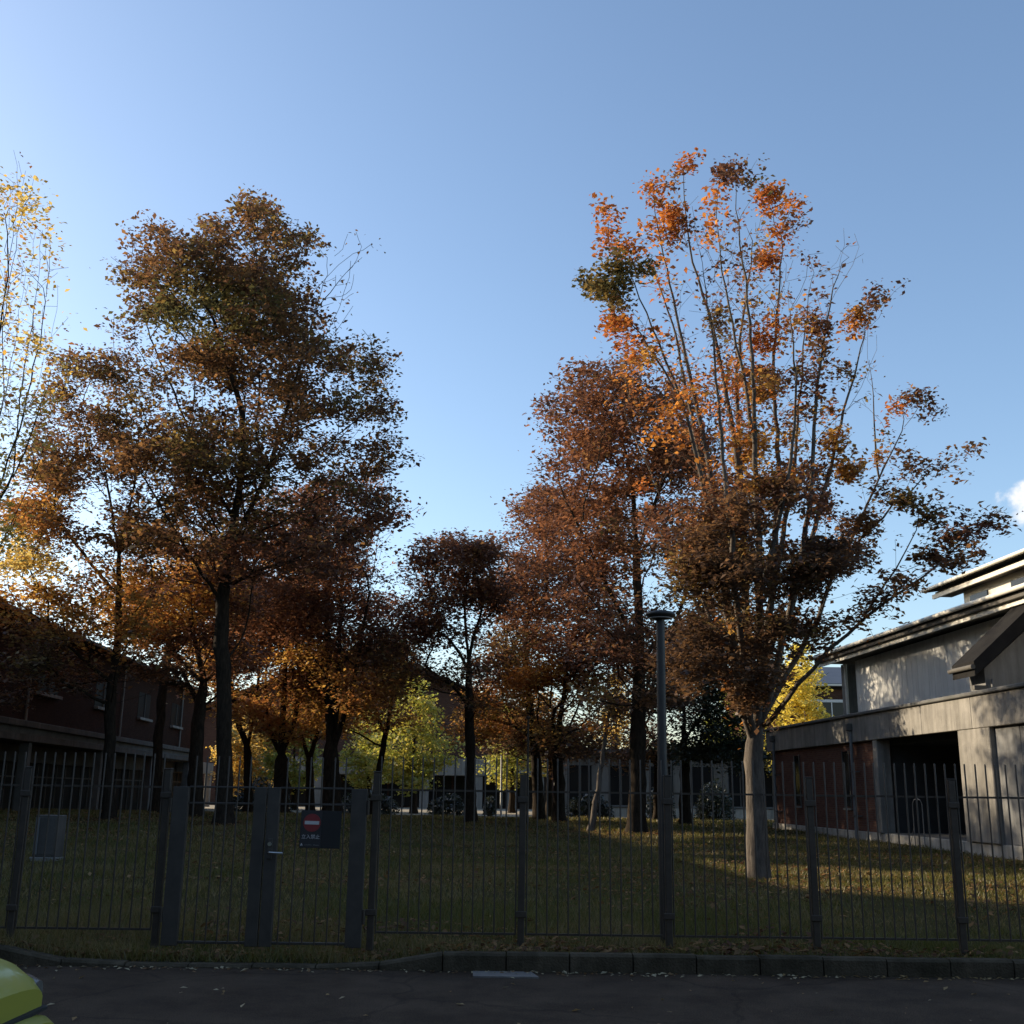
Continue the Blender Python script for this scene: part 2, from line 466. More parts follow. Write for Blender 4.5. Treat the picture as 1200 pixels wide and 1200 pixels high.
KERB_Y, FENCE_Y = 11.15, 11.72
sheet('ground', -1500, 1500, -600, 3000, -0.06, MAT['far_ground'])
sheet('road', -60, 60, -7.0, KERB_Y + .02, 0.0, MAT['asphalt'], 24, 8)
sheet('lawn', -45, 45, KERB_Y + .16, 62, 0, MAT['soil'], 180, 120, ground_z)
sheet('plaza', -90, 90, 61.5, 200, 0.30, MAT['earth'], 20, 20)

# kerb: single stones, dropped in front of the gate
kerb = tag(empty('kerb', (0, KERB_Y, 0)), kind='structure')
def kerb_h(x):
    return float(0.035 + 0.125 * (ss(-4.05, -4.65, x) + ss(-1.45, -0.65, x)))
rk = random.Random(3)
x = -14.4
while x < 14:
    L = 0.6
    h0, h1 = kerb_h(x), kerb_h(x + L)
    g = 0.006
    y0 = KERB_Y + rk.uniform(-.006, .006); y1 = KERB_Y + .15
    z0 = -.05
    j = rk.uniform(-.006, .006)
    a, b_ = x + g, x + L - g
    ch = 0.022
    v = [(a, y0, z0), (b_, y0, z0), (b_, y1, z0), (a, y1, z0),
         (a, y0, h0 - ch + j), (b_, y0, h1 - ch + j), (a, y0 + ch, h0 + j), (b_, y0 + ch, h1 + j), (b_, y1, h1 + j), (a, y1, h0 + j)]
    f = [(0, 1, 5, 4), (4, 5, 7, 6), (6, 7, 8, 9), (1, 2, 8, 7, 5), (0, 4, 6, 9, 3), (2, 3, 9, 8)]
    MB().add(v, f).build('kerb_stone', MAT['kerb'], kerb, (0, KERB_Y, 0))
    x += L
# drain cover in the gutter
dm = MB()
dm.prism([(-.30, 10.80), (.30, 10.80), (.235, 11.10), (-.31, 11.10)], -.01, .014, 'z')
tag(dm.build('drain_cover', MAT['drain'], None), 'pale grey concrete drain cover in the gutter below the kerb', 'drain cover')

# ------------------------------------------------------------------ trees
def hash3(i, j, k, s):
    h = (i * 374761393 + j * 668265263 + k * 1274126177 + s * 2246822519) & 0xffffffff
    h = ((h ^ (h >> 13)) * 1274126177) & 0xffffffff
    return ((h ^ (h >> 16)) & 0xffff) / 65535.0

def vnoise(p, scale, seed=0):
    q = p / scale
    i = np.floor(q).astype(np.int64); fr = q - i
    fr = fr * fr * (3 - 2 * fr)
    r = np.zeros(len(p))
    for dx in (0, 1):
        for dy in (0, 1):
            for dz in (0, 1):
                wgt = (fr[:, 0] if dx else 1 - fr[:, 0]) * (fr[:, 1] if dy else 1 - fr[:, 1]) * (fr[:, 2] if dz else 1 - fr[:, 2])
                r += wgt * hash3(i[:, 0] + dx, i[:, 1] + dy, i[:, 2] + dz, seed)
    return r

PAL = {
    'brown':  [(.165, .085, .042), (.215, .115, .050), (.115, .062, .036), (.200, .135, .048), (.130, .105, .042)],
    'russet': [(.170, .076, .045), (.215, .098, .050), (.120, .057, .037), (.240, .130, .056)],
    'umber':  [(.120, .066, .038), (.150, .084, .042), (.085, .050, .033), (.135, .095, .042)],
    'orange': [(.500, .195, .055), (.560, .250, .070), (.380, .135, .045), (.450, .175, .060)],
    'amber':  [(.390, .195, .060), (.320, .140, .050), (.430, .250, .072), (.230, .110, .042)],
    'yellow': [(.580, .410, .110), (.520, .340, .080), (.600, .460, .160), (.440, .270, .070)],
    'lemon':  [(.620, .500, .085), (.560, .440, .075), (.660, .540, .120), (.480, .400, .070)],
    'gold':   [(.340, .320, .070), (.285, .295, .060), (.370, .310, .065), (.210, .235, .050)],
    'olive':  [(.115, .100, .038), (.150, .124, .044), (.090, .084, .035), (.175, .120, .040)],
    'green':  [(.026, .036, .016), (.034, .044, .018), (.020, .029, .014)],
    'hedge':  [(.028, .035, .016), (.038, .044, .019), (.022, .028, .014)],
}

def leaf_mesh(name, pos, col, size, rng, mat, flat=0.55, elong=1.9, droop=0.25):
    n = len(pos)
    s = size * np.clip(rng.lognormal(-.05, .32, n), .4, 1.8)
    nz = np.stack([rng.normal(0, flat, n), rng.normal(0, flat, n), np.ones(n)], 1)
    nz /= np.linalg.norm(nz, axis=1)[:, None]
    th = rng.uniform(0, 2 * math.pi, n)
    d = np.stack([np.cos(th), np.sin(th), rng.normal(-droop, .3, n)], 1)
    d -= nz * (d * nz).sum(1)[:, None]
    d /= np.linalg.norm(d, axis=1)[:, None]
    b = np.cross(nz, d)
    L = (s * .5)[:, None]; W = (s * .5 / elong)[:, None]
    v = np.empty((n, 4, 3))
    v[:, 0] = pos - d * L
    v[:, 1] = pos + b * W + nz * W * .35 - d * L * .1
    v[:, 2] = pos + d * L
    v[:, 3] = pos - b * W + nz * W * .35 - d * L * .1
    f = np.arange(n * 4).reshape(-1, 4)
    return np_mesh(name, v.reshape(-1, 3), f, 4, mat, False, np.repeat(col, 4, axis=0))

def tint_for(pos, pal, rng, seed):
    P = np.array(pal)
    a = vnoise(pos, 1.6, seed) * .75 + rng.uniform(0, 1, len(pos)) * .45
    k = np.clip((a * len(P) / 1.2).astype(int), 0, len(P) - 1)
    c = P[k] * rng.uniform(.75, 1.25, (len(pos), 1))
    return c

def grow(limbs, attr, bf, min_z):
    """limbs: arrays of points, the first is the trunk; attractors join the nearest limb (balanced spanning tree)"""
    pts = []; par = []; path = []; rem = []
    for li, L in enumerate(limbs):
        prev = -1
        if li > 0:
            d = np.linalg.norm(np.array(pts) - L[0], axis=1)
            prev = int(np.argmin(d))
        P = [L[0]] if li == 0 else []
        seq = L if li == 0 else np.vstack([np.array(pts)[prev][None], L])
        dense = []
        for a, b in zip(seq[:-1], seq[1:]):
            k = max(1, int(np.linalg.norm(b - a) / 0.6))
            for t in range(1, k + 1):
                dense.append(a + (b - a) * t / k)
        if li == 0:
            pts.append(L[0]); par.append(-1); path.append(0.0); rem.append(0.0); prev = 0
        Lt = sum(float(np.linalg.norm(b - a)) for a, b in zip(seq[:-1], seq[1:])); p0 = path[prev]
        for q in dense:
            pts.append(q); par.append(prev)
            path.append(path[prev] + float(np.linalg.norm(q - pts[prev])))
            prev = len(pts) - 1
            rem.append(max(0.0, Lt - (path[prev] - p0)))
    n0 = len(pts)
    nA = len(attr)
    P = np.zeros((n0 + nA, 3)); P[:n0] = np.array(pts)
    path = np.concatenate([np.array(path), np.zeros(nA)])
    parent = np.concatenate([np.array(par), np.full(nA, -1)]).astype(int)
    ok = P[:n0, 2] > min_z
    okI = np.nonzero(ok)[0]
    D = np.linalg.norm(attr[:, None, :] - P[okI][None], axis=2)
    # a branch leaves upward and outward: joining a node that lies above costs extra
    up = np.clip(P[okI][None, :, 2] - attr[:, None, 2] + .25 * D, 0, None)
    cost = D + bf * path[okI][None] + 1.2 * up
    best = cost.min(1); bi = okI[cost.argmin(1)]
    alive = np.ones(nA, bool)
    seq_ = []
    for it in range(nA):
        c = np.where(alive, best, 1e9)
        j = int(c.argmin())
        alive[j] = False; seq_.append(j)
        k = n0 + it
        P[k] = attr[j]; parent[k] = bi[j]
        path[k] = path[bi[j]] + np.linalg.norm(attr[j] - P[bi[j]])
        d = np.linalg.norm(attr - attr[j], axis=1)
        cc = d + bf * path[k] + 1.2 * np.clip(attr[j, 2] - attr[:, 2] + .25 * d, 0, None)
        m = alive & (cc < best)
        best[m] = cc[m]; bi[m] = k
    return P, parent, n0, np.array(seq_), np.array(rem)

def skin(P, parent, R0, tip, rng, wob=0.06, taper=.3, flare=.55, n0=0, limb=0.0, rem=None):
    n = len(P)
    kids = [[] for _ in range(n)]
    for i in range(1, n):
        kids[parent[i]].append(i)
    order = []; st = [0]
    while st:
        i = st.pop(); order.append(i); st += kids[i]
    wt = np.zeros(n)
    for i in reversed(order):
        wt[i] = 1.0 if not kids[i] else sum(wt[k] for k in kids[i]) + 0.02
    e = math.log(max(wt[0], 2)) / math.log(R0 / tip)
    r = tip * wt ** (1 / e)
    hh = (P[:, 2] - P[0, 2]) / (P[:, 2].max() - P[0, 2])
    r = np.maximum(r * (1 - taper * np.clip(hh * 1.5, 0, 1)), tip * .8)
    if limb > 0: r[:n0] = np.maximum(r[:n0], np.minimum(.005 + limb * rem, R0 * .42))
    V = []; F = []; nb = 0
    starts = [(0, None)]
    while starts:
        i, p = starts.pop()
        ch = [i] if p is None else [p, i]
        while kids[i]:
            ks = sorted(kids[i], key=lambda k: -wt[k])
            for k in ks[1:]: starts.append((k, i))
            i = ks[0]; ch.append(i)
        pt = P[ch].copy(); rr = r[ch].copy()
        if p is not None: rr[0] = min(rr[0], rr[1] * 1.15)
        # rounded path with a little natural crookedness
        if len(pt) > 2:
            sm = pt.copy(); sm[1:-1] = .25 * pt[:-2] + .5 * pt[1:-1] + .25 * pt[2:]; pt = sm
        new = [pt[0]]; nr = [rr[0]]
        for a in range(len(pt) - 1):
            L = np.linalg.norm(pt[a + 1] - pt[a])
            k = 3 if L > 1.2 else 2 if L > .5 else 1
            for t in range(1, k + 1):
                u = t / k
                q = pt[a] + (pt[a + 1] - pt[a]) * u
                if t < k: q = q + rng.normal(0, wob * min(L, 1.0) * .5, 3) + np.array([0, 0, -.06 * L * 4 * u * (1 - u) * .3])
                new.append(q); nr.append(rr[a] + (rr[a + 1] - rr[a]) * u)
        pt = np.array(new); rr = np.array(nr)
        rm = rr.max()
        ns = 9 if rm > .12 else 6 if rm > .05 else 4 if rm > .018 else 3
        tan = np.gradient(pt, axis=0)
        tan /= (np.linalg.norm(tan, axis=1)[:, None] + 1e-9)
        ref = np.array([.31, .95, .05])
        a_ = np.cross(tan, ref); a_ /= (np.linalg.norm(a_, axis=1)[:, None] + 1e-9)
        b_ = np.cross(tan, a_)
        th = np.arange(ns) * 2 * math.pi / ns
        if p is None:   # root flare and fluted bole
            h = pt[:, 2] - pt[0, 2]
            rr = rr * (1 + flare * np.exp(-h / .35) + .10 * np.exp(-h / 1.5))
        ring = pt[:, None, :] + rr[:, None, None] * (np.cos(th)[None, :, None] * a_[:, None, :] + np.sin(th)[None, :, None] * b_[:, None, :])
        if rm > .12:
            ring = pt[:, None, :] + (ring - pt[:, None, :]) * (1 + rng.normal(0, .05, (len(pt), ns, 1)))
        m = len(pt)
        V.append(ring.reshape(-1, 3))
        ii = np.arange(m - 1)[:, None] * ns + np.arange(ns)[None]
        jj = np.arange(m - 1)[:, None] * ns + (np.arange(ns)[None] + 1) % ns
        F.append((np.stack([ii, jj, jj + ns, ii + ns], -1).reshape(-1, 4)) + nb)
        nb += m * ns
    return np.vstack(V), np.vstack(F), r

def make_tree(name, label, base, limbs, blobs, R0, leaf=.11, per=26, sig=.34, dens=1.0, pal='brown', depth=None, tip=.009,
              bf=.22, seed=1, bark='bark', mode='fill', min_frac=.25, group=None, mat='leaf', flat=.55, holes=.41, sigz=.5, Y=None, cat='tree', elong=1.7, taper=.3, flare=.4, nrep=3, strew=None, limb=0.0):
    """base: trunk foot in the photograph; limbs and blobs: photograph pixels at the tree's own depth, with depth offsets in metres"""
    rng = np.random.default_rng(seed)
    dens = dens * (2.4 if mode == 'fill' else 1.35); per = per * (2.2 if mode == 'fill' else 1.55)
    foot = on_ground(*base) if Y is None else np.array([*at(base[0], base[1], Y)[:2], 0.0])
    Y0 = foot[1]
    foot[2] = float(ground_z(foot[0], foot[1])) - .03 if foot[1] < 61 else .28
    mpp = Y0 / FPX                                # metres per pixel at that depth
    Ls = []
    for k, L in enumerate(limbs):
        pts = []
        for q in L:
            p = at(q[0], q[1], Y0 + (q[2] if len(q) > 2 else 0))
            pts.append(p)
        if k == 0: pts = [foot] + pts
        Ls.append(np.array(pts))
    cx = sum(b[0] for b in blobs) / len(blobs)
    W = max(abs(b[0] - cx) + b[2] for b in blobs) * mpp
    D = depth if depth is not None else W * .8
    att = []; dn = []; pl = []
    for b in blobs:
        px, py, rx, ry = b[:4]
        dmul = b[4] if len(b) > 4 else 1.0
        bp = b[5] if len(b) > 5 else pal
        c = at(px, py, Y0)
        ax, az = rx * mpp, ry * mpp
        off = abs(px - cx) * mpp
        dd = D * math.sqrt(max(.12, 1 - (off / (W + 1e-6)) ** 2))
        if mode == 'fill':
            vol = ax * az * (dd / max(sig * 2, .3)) * 1.6 / (sig * sig * 4.2)
            m = int(max(5, vol * dens * max(dmul, .35)))
            u = rng.normal(0, 1, (m, 3)); u /= np.linalg.norm(u, axis=1)[:, None]; u *= (rng.uniform(0, 1, (m, 1)) ** .36)
            stray = rng.uniform(0, 1, m) < .09          # twigs that stick out of the crown
            u[stray] *= rng.uniform(1.15, 1.5, (int(stray.sum()), 1)) / (np.linalg.norm(u[stray], axis=1)[:, None] + .05)
            yy = rng.uniform(-1, 1, m) * dd
            p = c + np.stack([u[:, 0] * ax, np.zeros(m), u[:, 2] * az], 1)
            k_ = (1 + (u[:, 1] * .25 * dd + yy * .8) / Y0)[:, None]
            p = np.array([0, 0, EYE]) + (p - np.array([0, 0, EYE])) * k_
            keep = vnoise(p * np.array([1, 1, 1.25]), 1.7 * max(.6, sig / .34), seed) > holes
            keep |= stray
            p = p[keep]; sd_ = np.where(stray[keep], .28, 1.0) * dmul
        else:
            dys = [b[6]] if len(b) > 6 else [-.75 * dd, 0.1, .7 * dd][:nrep]
            dy = np.repeat(np.array(dys), 1)
            m = len(dys) * int(max(4, ax * az / (sig * sig) * 3.2 * dens * max(dmul, .22)))
            u = rng.normal(0, 1, (m, 3)); u /= np.linalg.norm(u, axis=1)[:, None]; u *= (rng.uniform(0, 1, (m, 1)) ** .4)
            # ragged tuft: a few overlapping lobes
            lob = rng.normal(0, .5, (4, 3)); rad_ = rng.uniform(.35, .75, 4)
            li = rng.integers(0, 4, m)
            u = lob[li] + u * rad_[li][:, None]
            p = c + u * np.array([ax * 1.2, max(ax, .4) * 1.2, az * 1.4])
            dyv = np.array(dys)[np.arange(m) % len(dys)]
            p = np.array([0, 0, EYE]) + (p - np.array([0, 0, EYE])) * (1 + dyv / Y0)[:, None]
            if len(b) <= 6 and nrep > 1 and dmul > .2: p = p[vnoise(p * np.array([1, 1, 1.5]), .8, seed) > .46]
        att.append(p); dn += (list(sd_) if mode == 'fill' else [dmul] * len(p)); pl += [bp] * len(p)
    if strew:      # single leaves and small tufts left along the upright stems
        for L in Ls[1:]:
            for a_, b_ in zip(L[:-1], L[1:]):
                if b_[2] < foot[2] + strew[0]: continue
                m = rng.poisson(np.linalg.norm(b_ - a_) * strew[1])
                p = a_ + (b_ - a_) * rng.uniform(0, 1, (m, 1)) + rng.normal(0, .22, (m, 3))
                att.append(p); dn += list(rng.lognormal(-1.7, .8, m).clip(.03, 1.0)); pl += [strew[2 + k] for k in rng.integers(0, len(strew) - 2, m)]
    att = np.vstack(att)
    dn = np.array(dn); pl = np.array(pl)
    top = max(L[:, 2].max() for L in Ls)
    minz = foot[2] + (top - foot[2]) * min_frac
    P, parent, n0, order, rem = grow(Ls, att, bf, minz)
    V, F, r = skin(P, parent, R0, tip, rng, taper=taper, flare=flare, n0=n0, limb=limb, rem=rem)
    root = empty(name, foot)
    tag(root, label, cat, group)
    tr = link_mesh('trunk', np_mesh('trunk', V - foot, F, 4, MAT[bark], True), root)
    # leaves along the outer twigs: at every twig node and a third of the way back
    A = P[n0:]; par = P[parent[n0:]]
    dnn = dn[order]; pll = pl[order]
    cnt = rng.poisson(per * dnn * rng.lognormal(-.2, .65, len(dnn)))
    idx = np.repeat(np.arange(len(A)), cnt)
    t = rng.uniform(0, 1, len(idx)) ** 2 * np.clip(1.1 / (np.linalg.norm(A - par, axis=1)[idx] + .01), 0, .6)
    pos = A[idx] + (par[idx] - A[idx]) * t[:, None]
    o_ = np.clip(rng.normal(0, 1, (len(idx), 3)), -1.7, 1.7) * np.array([sig, sig, sig * sigz])
    pos = pos + o_
    col = np.zeros((len(pos), 3))
    pi = pll[idx]
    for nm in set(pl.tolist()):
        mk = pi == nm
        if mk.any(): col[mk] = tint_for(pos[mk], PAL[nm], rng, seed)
    cr = link_mesh('crown', leaf_mesh('crown', pos - foot, col, leaf, rng, MAT[mat], flat=flat, elong=elong), root)
    print(f'{name}: Y {Y0:.1f} nodes {len(A)} leaves {len(pos)} height {top - foot[2]:.1f}')
    return root

ZG = 'zelkova trees on the lawn'
# the big brown tree left of the middle
make_tree('zelkova_tree', 'tallest brown-leaved tree left of the middle, thick dark trunk behind the gate', (263, 963),
    [[(263, 900), (262, 800), (259, 710), (271, 640), (282, 560), (287, 490)],
     [(268, 430, -.6), (246, 360, -1), (215, 300, -1.2), (175, 270, -1.2)],
     [(290, 400, .3), (300, 320, .5), (302, 240, .4)],
     [(272, 640), (318, 545, .8), (338, 470, 1), (355, 420, 1), (368, 365, 1), (392, 300, 1.2)],
     [(368, 365, 1), (430, 290, 1.3)],
     [(261, 705), (215, 640, -1), (170, 560, -1.5), (125, 500, -2)],
     [(282, 560), (350, 545, -1.2), (420, 490, -2), (458, 445, -2)],
     [(261, 780), (290, 740, 1.2), (300, 640, 1.8), (340, 600, 2.4), (430, 570, 2.6)],
     [(275, 610), (235, 540, 1.6), (200, 450, 2.2), (160, 360, 2)],
     [(263, 690), (330, 650, -1.6), (400, 610, -2.4)]],
    [(300, 250, 34, 30), (262, 285, 50, 34), (180, 268, 34, 22), (235, 322, 74, 28, .9), (305, 325, 56, 28, .9), (160, 310, 34, 24, .8), (290, 415, 90, 34, .8), (205, 300, 62, 34, 1, 'brown'), (165, 345, 44, 30), (335, 290, 42, 32), (250, 360, 100, 48, 1, 'olive'), (150, 378, 34, 22, .8),
     (320, 370, 70, 50, 1), (350, 420, 70, 44), (415, 425, 52, 36), (230, 430, 84, 44), (320, 480, 104, 46), (430, 470, 48, 40, .8), (437, 545, 46, 54), (300, 545, 128, 50),
     (205, 520, 84, 56), (410, 600, 64, 46, 1, 'russet'), (250, 610, 120, 48), (340, 650, 84, 40, 1, 'russet'), (210, 670, 70, 34, .9, 'russet'),
     (408, 300, 28, 40, .10), (425, 290, 20, 30, .12), (395, 330, 26, 40, .12), (412, 350, 24, 30, .12), (450, 440, 26, 26, .3), (440, 410, 30, 20, .3)],
    R0=.24, leaf=.145, per=22, sig=.27, sigz=.45, dens=0.64, pal='brown', depth=4.2, seed=11, Y=33, group=ZG, holes=.43)
# the grey-barked vase-shaped tree on the right
make_tree('zelkova_tree', 'vase-shaped orange-topped tree with pale grey forked trunk, nearest the brick building', (890, 1031),
    [[(887, 960), (884, 905), (884, 868)],
     [(884, 868), (870, 840, -.2), (857, 740, -.5), (832, 600, -.9), (803, 480, -1.2), (772, 400, -1.3), (730, 300, -1.3)],
     [(857, 740, -.5), (845, 640, -.1), (826, 520, .1), (800, 400, .3), (777, 300, .3), (764, 228, .2)],
     [(884, 868), (874, 720, .6), (868, 560, .8), (850, 450, .9), (830, 360, .8), (806, 290, .7), (800, 200, .6)],
     [(886, 850), (890, 700, -.7), (885, 520, -1), (880, 400, -1.1), (870, 310, -1.1), (862, 215, -1)],
     [(890, 845), (905, 700, .3), (912, 560, .5), (905, 420, .7), (914, 330, .6), (922, 245, .6)],
     [(885, 520, -1), (868, 420, -1.2), (850, 340, -1.3), (838, 250, -1.2)],
     [(892, 850), (925, 720, -.4), (950, 600, -.6), (955, 480, -.8), (967, 380, -.8), (985, 295, -.7)],
     [(925, 720, -.4), (960, 600, .2), (985, 500, .4), (1005, 420, .4), (1030, 350, .4)],
     [(894, 840), (945, 750, .8), (985, 660, 1), (1030, 560, 1.1), (1060, 500, 1), (1082, 472, 1)],
     [(1030, 560, 1.1), (1022, 510, 1.1), (1027, 460, 1.1), (1018, 425, 1.1)],
     [(897, 855), (928, 808, -1.2), (972, 757, -1.8), (1012, 722, -2.2), (1062, 692, -2.4), (1112, 652, -2.6), (1162, 610, -2.6)],
     [(985, 660, 1), (1045, 585, .2), (1095, 550, 0), (1130, 530, -.1)],
     [(1012, 722, -2.2), (1050, 670, -2.2), (1085, 610, -2.2)],
     [(870, 840, -.2), (835, 730, .9), (790, 620, 1.3), (752, 530, 1.4)],
     [(803, 480, -1.2), (755, 390, -1.6), (712, 345, -1.6)],
     [(868, 560, .8), (862, 430, 1.2), (880, 310, 1.4), (893, 250, 1.4)],
     [(905, 700, .3), (930, 560, 1.0), (940, 430, 1.2), (948, 340, 1.2)],
     [(845, 640, -.1), (812, 500, .8), (790, 380, 1.1), (752, 285, 1.2)],
     [(890, 700, -.7), (925, 560, -1.4), (935, 440, -1.6), (920, 330, -1.6)],
     [(884, 868), (862, 700, -1.4), (850, 560, -1.7), (838, 420, -1.8), (822, 300, -1.8)]],
    [(720, 262, 18, 20, 1, 'orange', -1.3), (742, 285, 14, 14, .9, 'orange', -1.3), (735, 312, 26, 18, 1, 'olive', -1.3), (696, 340, 20, 22, 1, 'olive', -1.6), (715, 352, 20, 14, 1, 'brown', -1.6),
     (768, 225, 12, 16, 1, 'orange', .2), (782, 250, 16, 16, 1, 'orange', .2), (795, 270, 20, 14, 1, 'russet', .5), (800, 192, 9, 9, .8, 'orange', .6), (790, 215, 10, 8, .6, 'russet', .5),
     (866, 195, 14, 12, .9, 'russet', -1), (850, 215, 14, 12, .9, 'russet', -1), (838, 240, 14, 10, .9, 'orange', -1.2), (888, 205, 10, 16, .4, 'brown', -1), (842, 265, 10, 8, .7, 'orange', -1.2),
     (920, 232, 24, 14, 1, 'orange', .6), (905, 250, 16, 12, 1, 'orange', .6), (930, 258, 12, 12, .8, 'russet', .6), (915, 288, 10, 14, .8, 'orange', .6), (898, 303, 14, 7, .8, 'orange', .5),
     (712, 382, 22, 16, .9, 'orange', -1.3), (735, 400, 20, 14, .9, 'orange', -1.2), (765, 350, 22, 20, .35, 'orange', .2), (775, 320, 12, 8, .6, 'orange', .2), (840, 370, 11, 13, 1, 'brown', .8),
     (900, 400, 24, 22, 1, 'orange', .6), (895, 430, 26, 20, 1, 'russet', .6), (890, 465, 20, 16, 1, 'amber', -.6), (952, 370, 16, 18, 1, 'russet', -.8), (966, 400, 14, 8, 1, 'brown', -.8),
     (1026, 352, 16, 16, 1, 'russet', .4), (1008, 370, 14, 8, .9, 'amber', .4), (1003, 385, 10, 6, .8, 'orange', .4), (978, 432, 15, 11, 1, 'brown', .3), (966, 505, 22, 22, 1, 'amber', .2), (974, 478, 10, 8, .8, 'orange', .3),
     (1066, 476, 26, 12, 1, 'russet', 1), (1046, 492, 10, 7, .8, 'orange', 1), (880, 510, 30, 34, .9, 'amber'), (845, 480, 50, 40, .45, 'orange'), (930, 480, 40, 40, .45, 'russet'), (795, 520, 40, 44, .3, 'russet'), (900, 350, 50, 50, .12, 'russet'), (760, 450, 40, 44, .24, 'orange'), (845, 570, 40, 36, .7, 'russet'), (806, 600, 34, 40, .7, 'russet'), (935, 560, 40, 30, .8, 'russet'),
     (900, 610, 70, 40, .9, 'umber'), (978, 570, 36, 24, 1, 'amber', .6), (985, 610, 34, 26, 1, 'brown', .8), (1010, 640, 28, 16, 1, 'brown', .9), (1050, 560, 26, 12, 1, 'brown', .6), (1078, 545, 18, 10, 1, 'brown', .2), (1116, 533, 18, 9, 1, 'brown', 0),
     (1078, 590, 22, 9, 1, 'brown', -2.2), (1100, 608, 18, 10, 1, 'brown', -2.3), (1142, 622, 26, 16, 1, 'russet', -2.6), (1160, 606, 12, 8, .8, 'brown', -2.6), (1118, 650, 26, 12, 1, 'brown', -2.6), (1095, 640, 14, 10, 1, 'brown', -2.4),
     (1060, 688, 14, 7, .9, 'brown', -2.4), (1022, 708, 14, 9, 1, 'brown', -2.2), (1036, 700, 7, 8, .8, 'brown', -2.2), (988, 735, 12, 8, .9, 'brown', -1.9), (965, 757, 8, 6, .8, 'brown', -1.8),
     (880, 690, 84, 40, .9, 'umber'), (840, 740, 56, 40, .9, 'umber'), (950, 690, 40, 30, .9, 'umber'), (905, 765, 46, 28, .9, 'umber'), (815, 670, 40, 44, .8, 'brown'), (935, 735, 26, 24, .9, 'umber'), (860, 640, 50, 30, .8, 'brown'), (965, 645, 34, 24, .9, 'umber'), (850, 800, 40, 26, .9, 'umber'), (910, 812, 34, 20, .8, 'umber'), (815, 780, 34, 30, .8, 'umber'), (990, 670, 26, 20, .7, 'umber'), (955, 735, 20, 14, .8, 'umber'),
     (988, 310, 22, 40, .0), (835, 330, 40, 60, .0), (930, 350, 30, 50, .0), (770, 420, 50, 50, .12, 'orange'), (860, 330, 30, 70, .0), (1016, 450, 10, 28, .0), (1025, 400, 16, 30, .0), (810, 260, 14, 40, .0), (880, 270, 20, 40, .03, 'russet')],
    R0=.178, leaf=.095, per=30, sig=.14, dens=.6, taper=.3, flare=.22, limb=.0075, strew=(4.5, 4.6, 'orange', 'russet', 'amber', 'brown'), pal='brown', depth=1.9, seed=23, group=ZG, bark='bark_grey', mode='clump', min_frac=.3, bf=.3, tip=.0042, sigz=.7)
# broad russet tree behind it
make_tree('zelkova_tree', 'broad russet tree with thick dark straight trunk just left of the light pole', (746, 976),
    [[(747, 880), (750, 760), (746, 650), (741, 560), (722, 480), (700, 430)],
     [(750, 770), (790, 735, 1), (830, 700, 1.6), (850, 640, 2)],
     [(746, 650), (778, 560, -1), (800, 480, -1.2)],
     [(741, 560), (690, 520, -1), (650, 480, -1.4)],
     [(750, 760), (712, 690, -1.4), (680, 620, -2), (650, 560, -2)],
     [(747, 700), (770, 640, 1.5), (760, 540, 2)],
     [(790, 735, 1), (830, 620, 1.4), (840, 530, 1.6), (862, 460, 1.6)],
     [(748, 850), (725, 880, -1), (700, 905, -1.5)]],
    [(705, 445, 52, 28), (672, 478, 46, 32), (735, 470, 50, 40), (730, 520, 80, 46), (665, 530, 36, 36, .9), (715, 590, 90, 50), (790, 540, 70, 60), (785, 640, 80, 56, 1, 'brown'), (690, 670, 76, 46),
     (815, 720, 60, 46, 1, 'brown'), (770, 760, 60, 36, .9, 'umber'), (720, 750, 60, 34, .8), (700, 820, 50, 26, .7, 'brown'), (780, 820, 46, 26, .8, 'umber'), (640, 560, 22, 20, .5), (640, 495, 16, 20, .5), (780, 465, 50, 34, .8), (825, 530, 54, 44, .8), (860, 470, 36, 36, .5), (850, 600, 50, 40, .8, 'brown'), (750, 410, 36, 20, .5)],
    R0=.30, leaf=.16, per=22, sig=.33, sigz=.45, dens=0.92, pal='russet', depth=4.5, seed=31, group=ZG)
# middle trees
make_tree('zelkova_tree', 'small dark red tree with slim forked trunk in the open middle', (552, 957),
    [[(551, 900), (550, 830), (549, 775)],
     [(549, 775), (556, 740), (575, 690, .5), (585, 650, .6)], [(549, 775), (545, 720), (540, 660)], [(549, 785), (528, 745, -.6), (505, 700, -.8), (495, 650, -1)],
     [(550, 830), (530, 800, .6), (490, 780, 1)]],
    [(535, 645, 52, 20), (498, 665, 26, 32), (565, 655, 34, 24), (500, 720, 30, 28), (545, 690, 54, 26), (585, 700, 26, 30), (480, 755, 34, 20, .8), (525, 740, 50, 16, .6), (560, 780, 30, 16, .4), (520, 790, 40, 18, .6, 'brown'), (470, 800, 30, 18, .6, 'brown'), (570, 825, 34, 18, .5, 'brown')],
    R0=.24, leaf=.17, per=18, sig=.36, dens=2.3, pal='russet', depth=3.6, seed=41, Y=48, group=ZG)
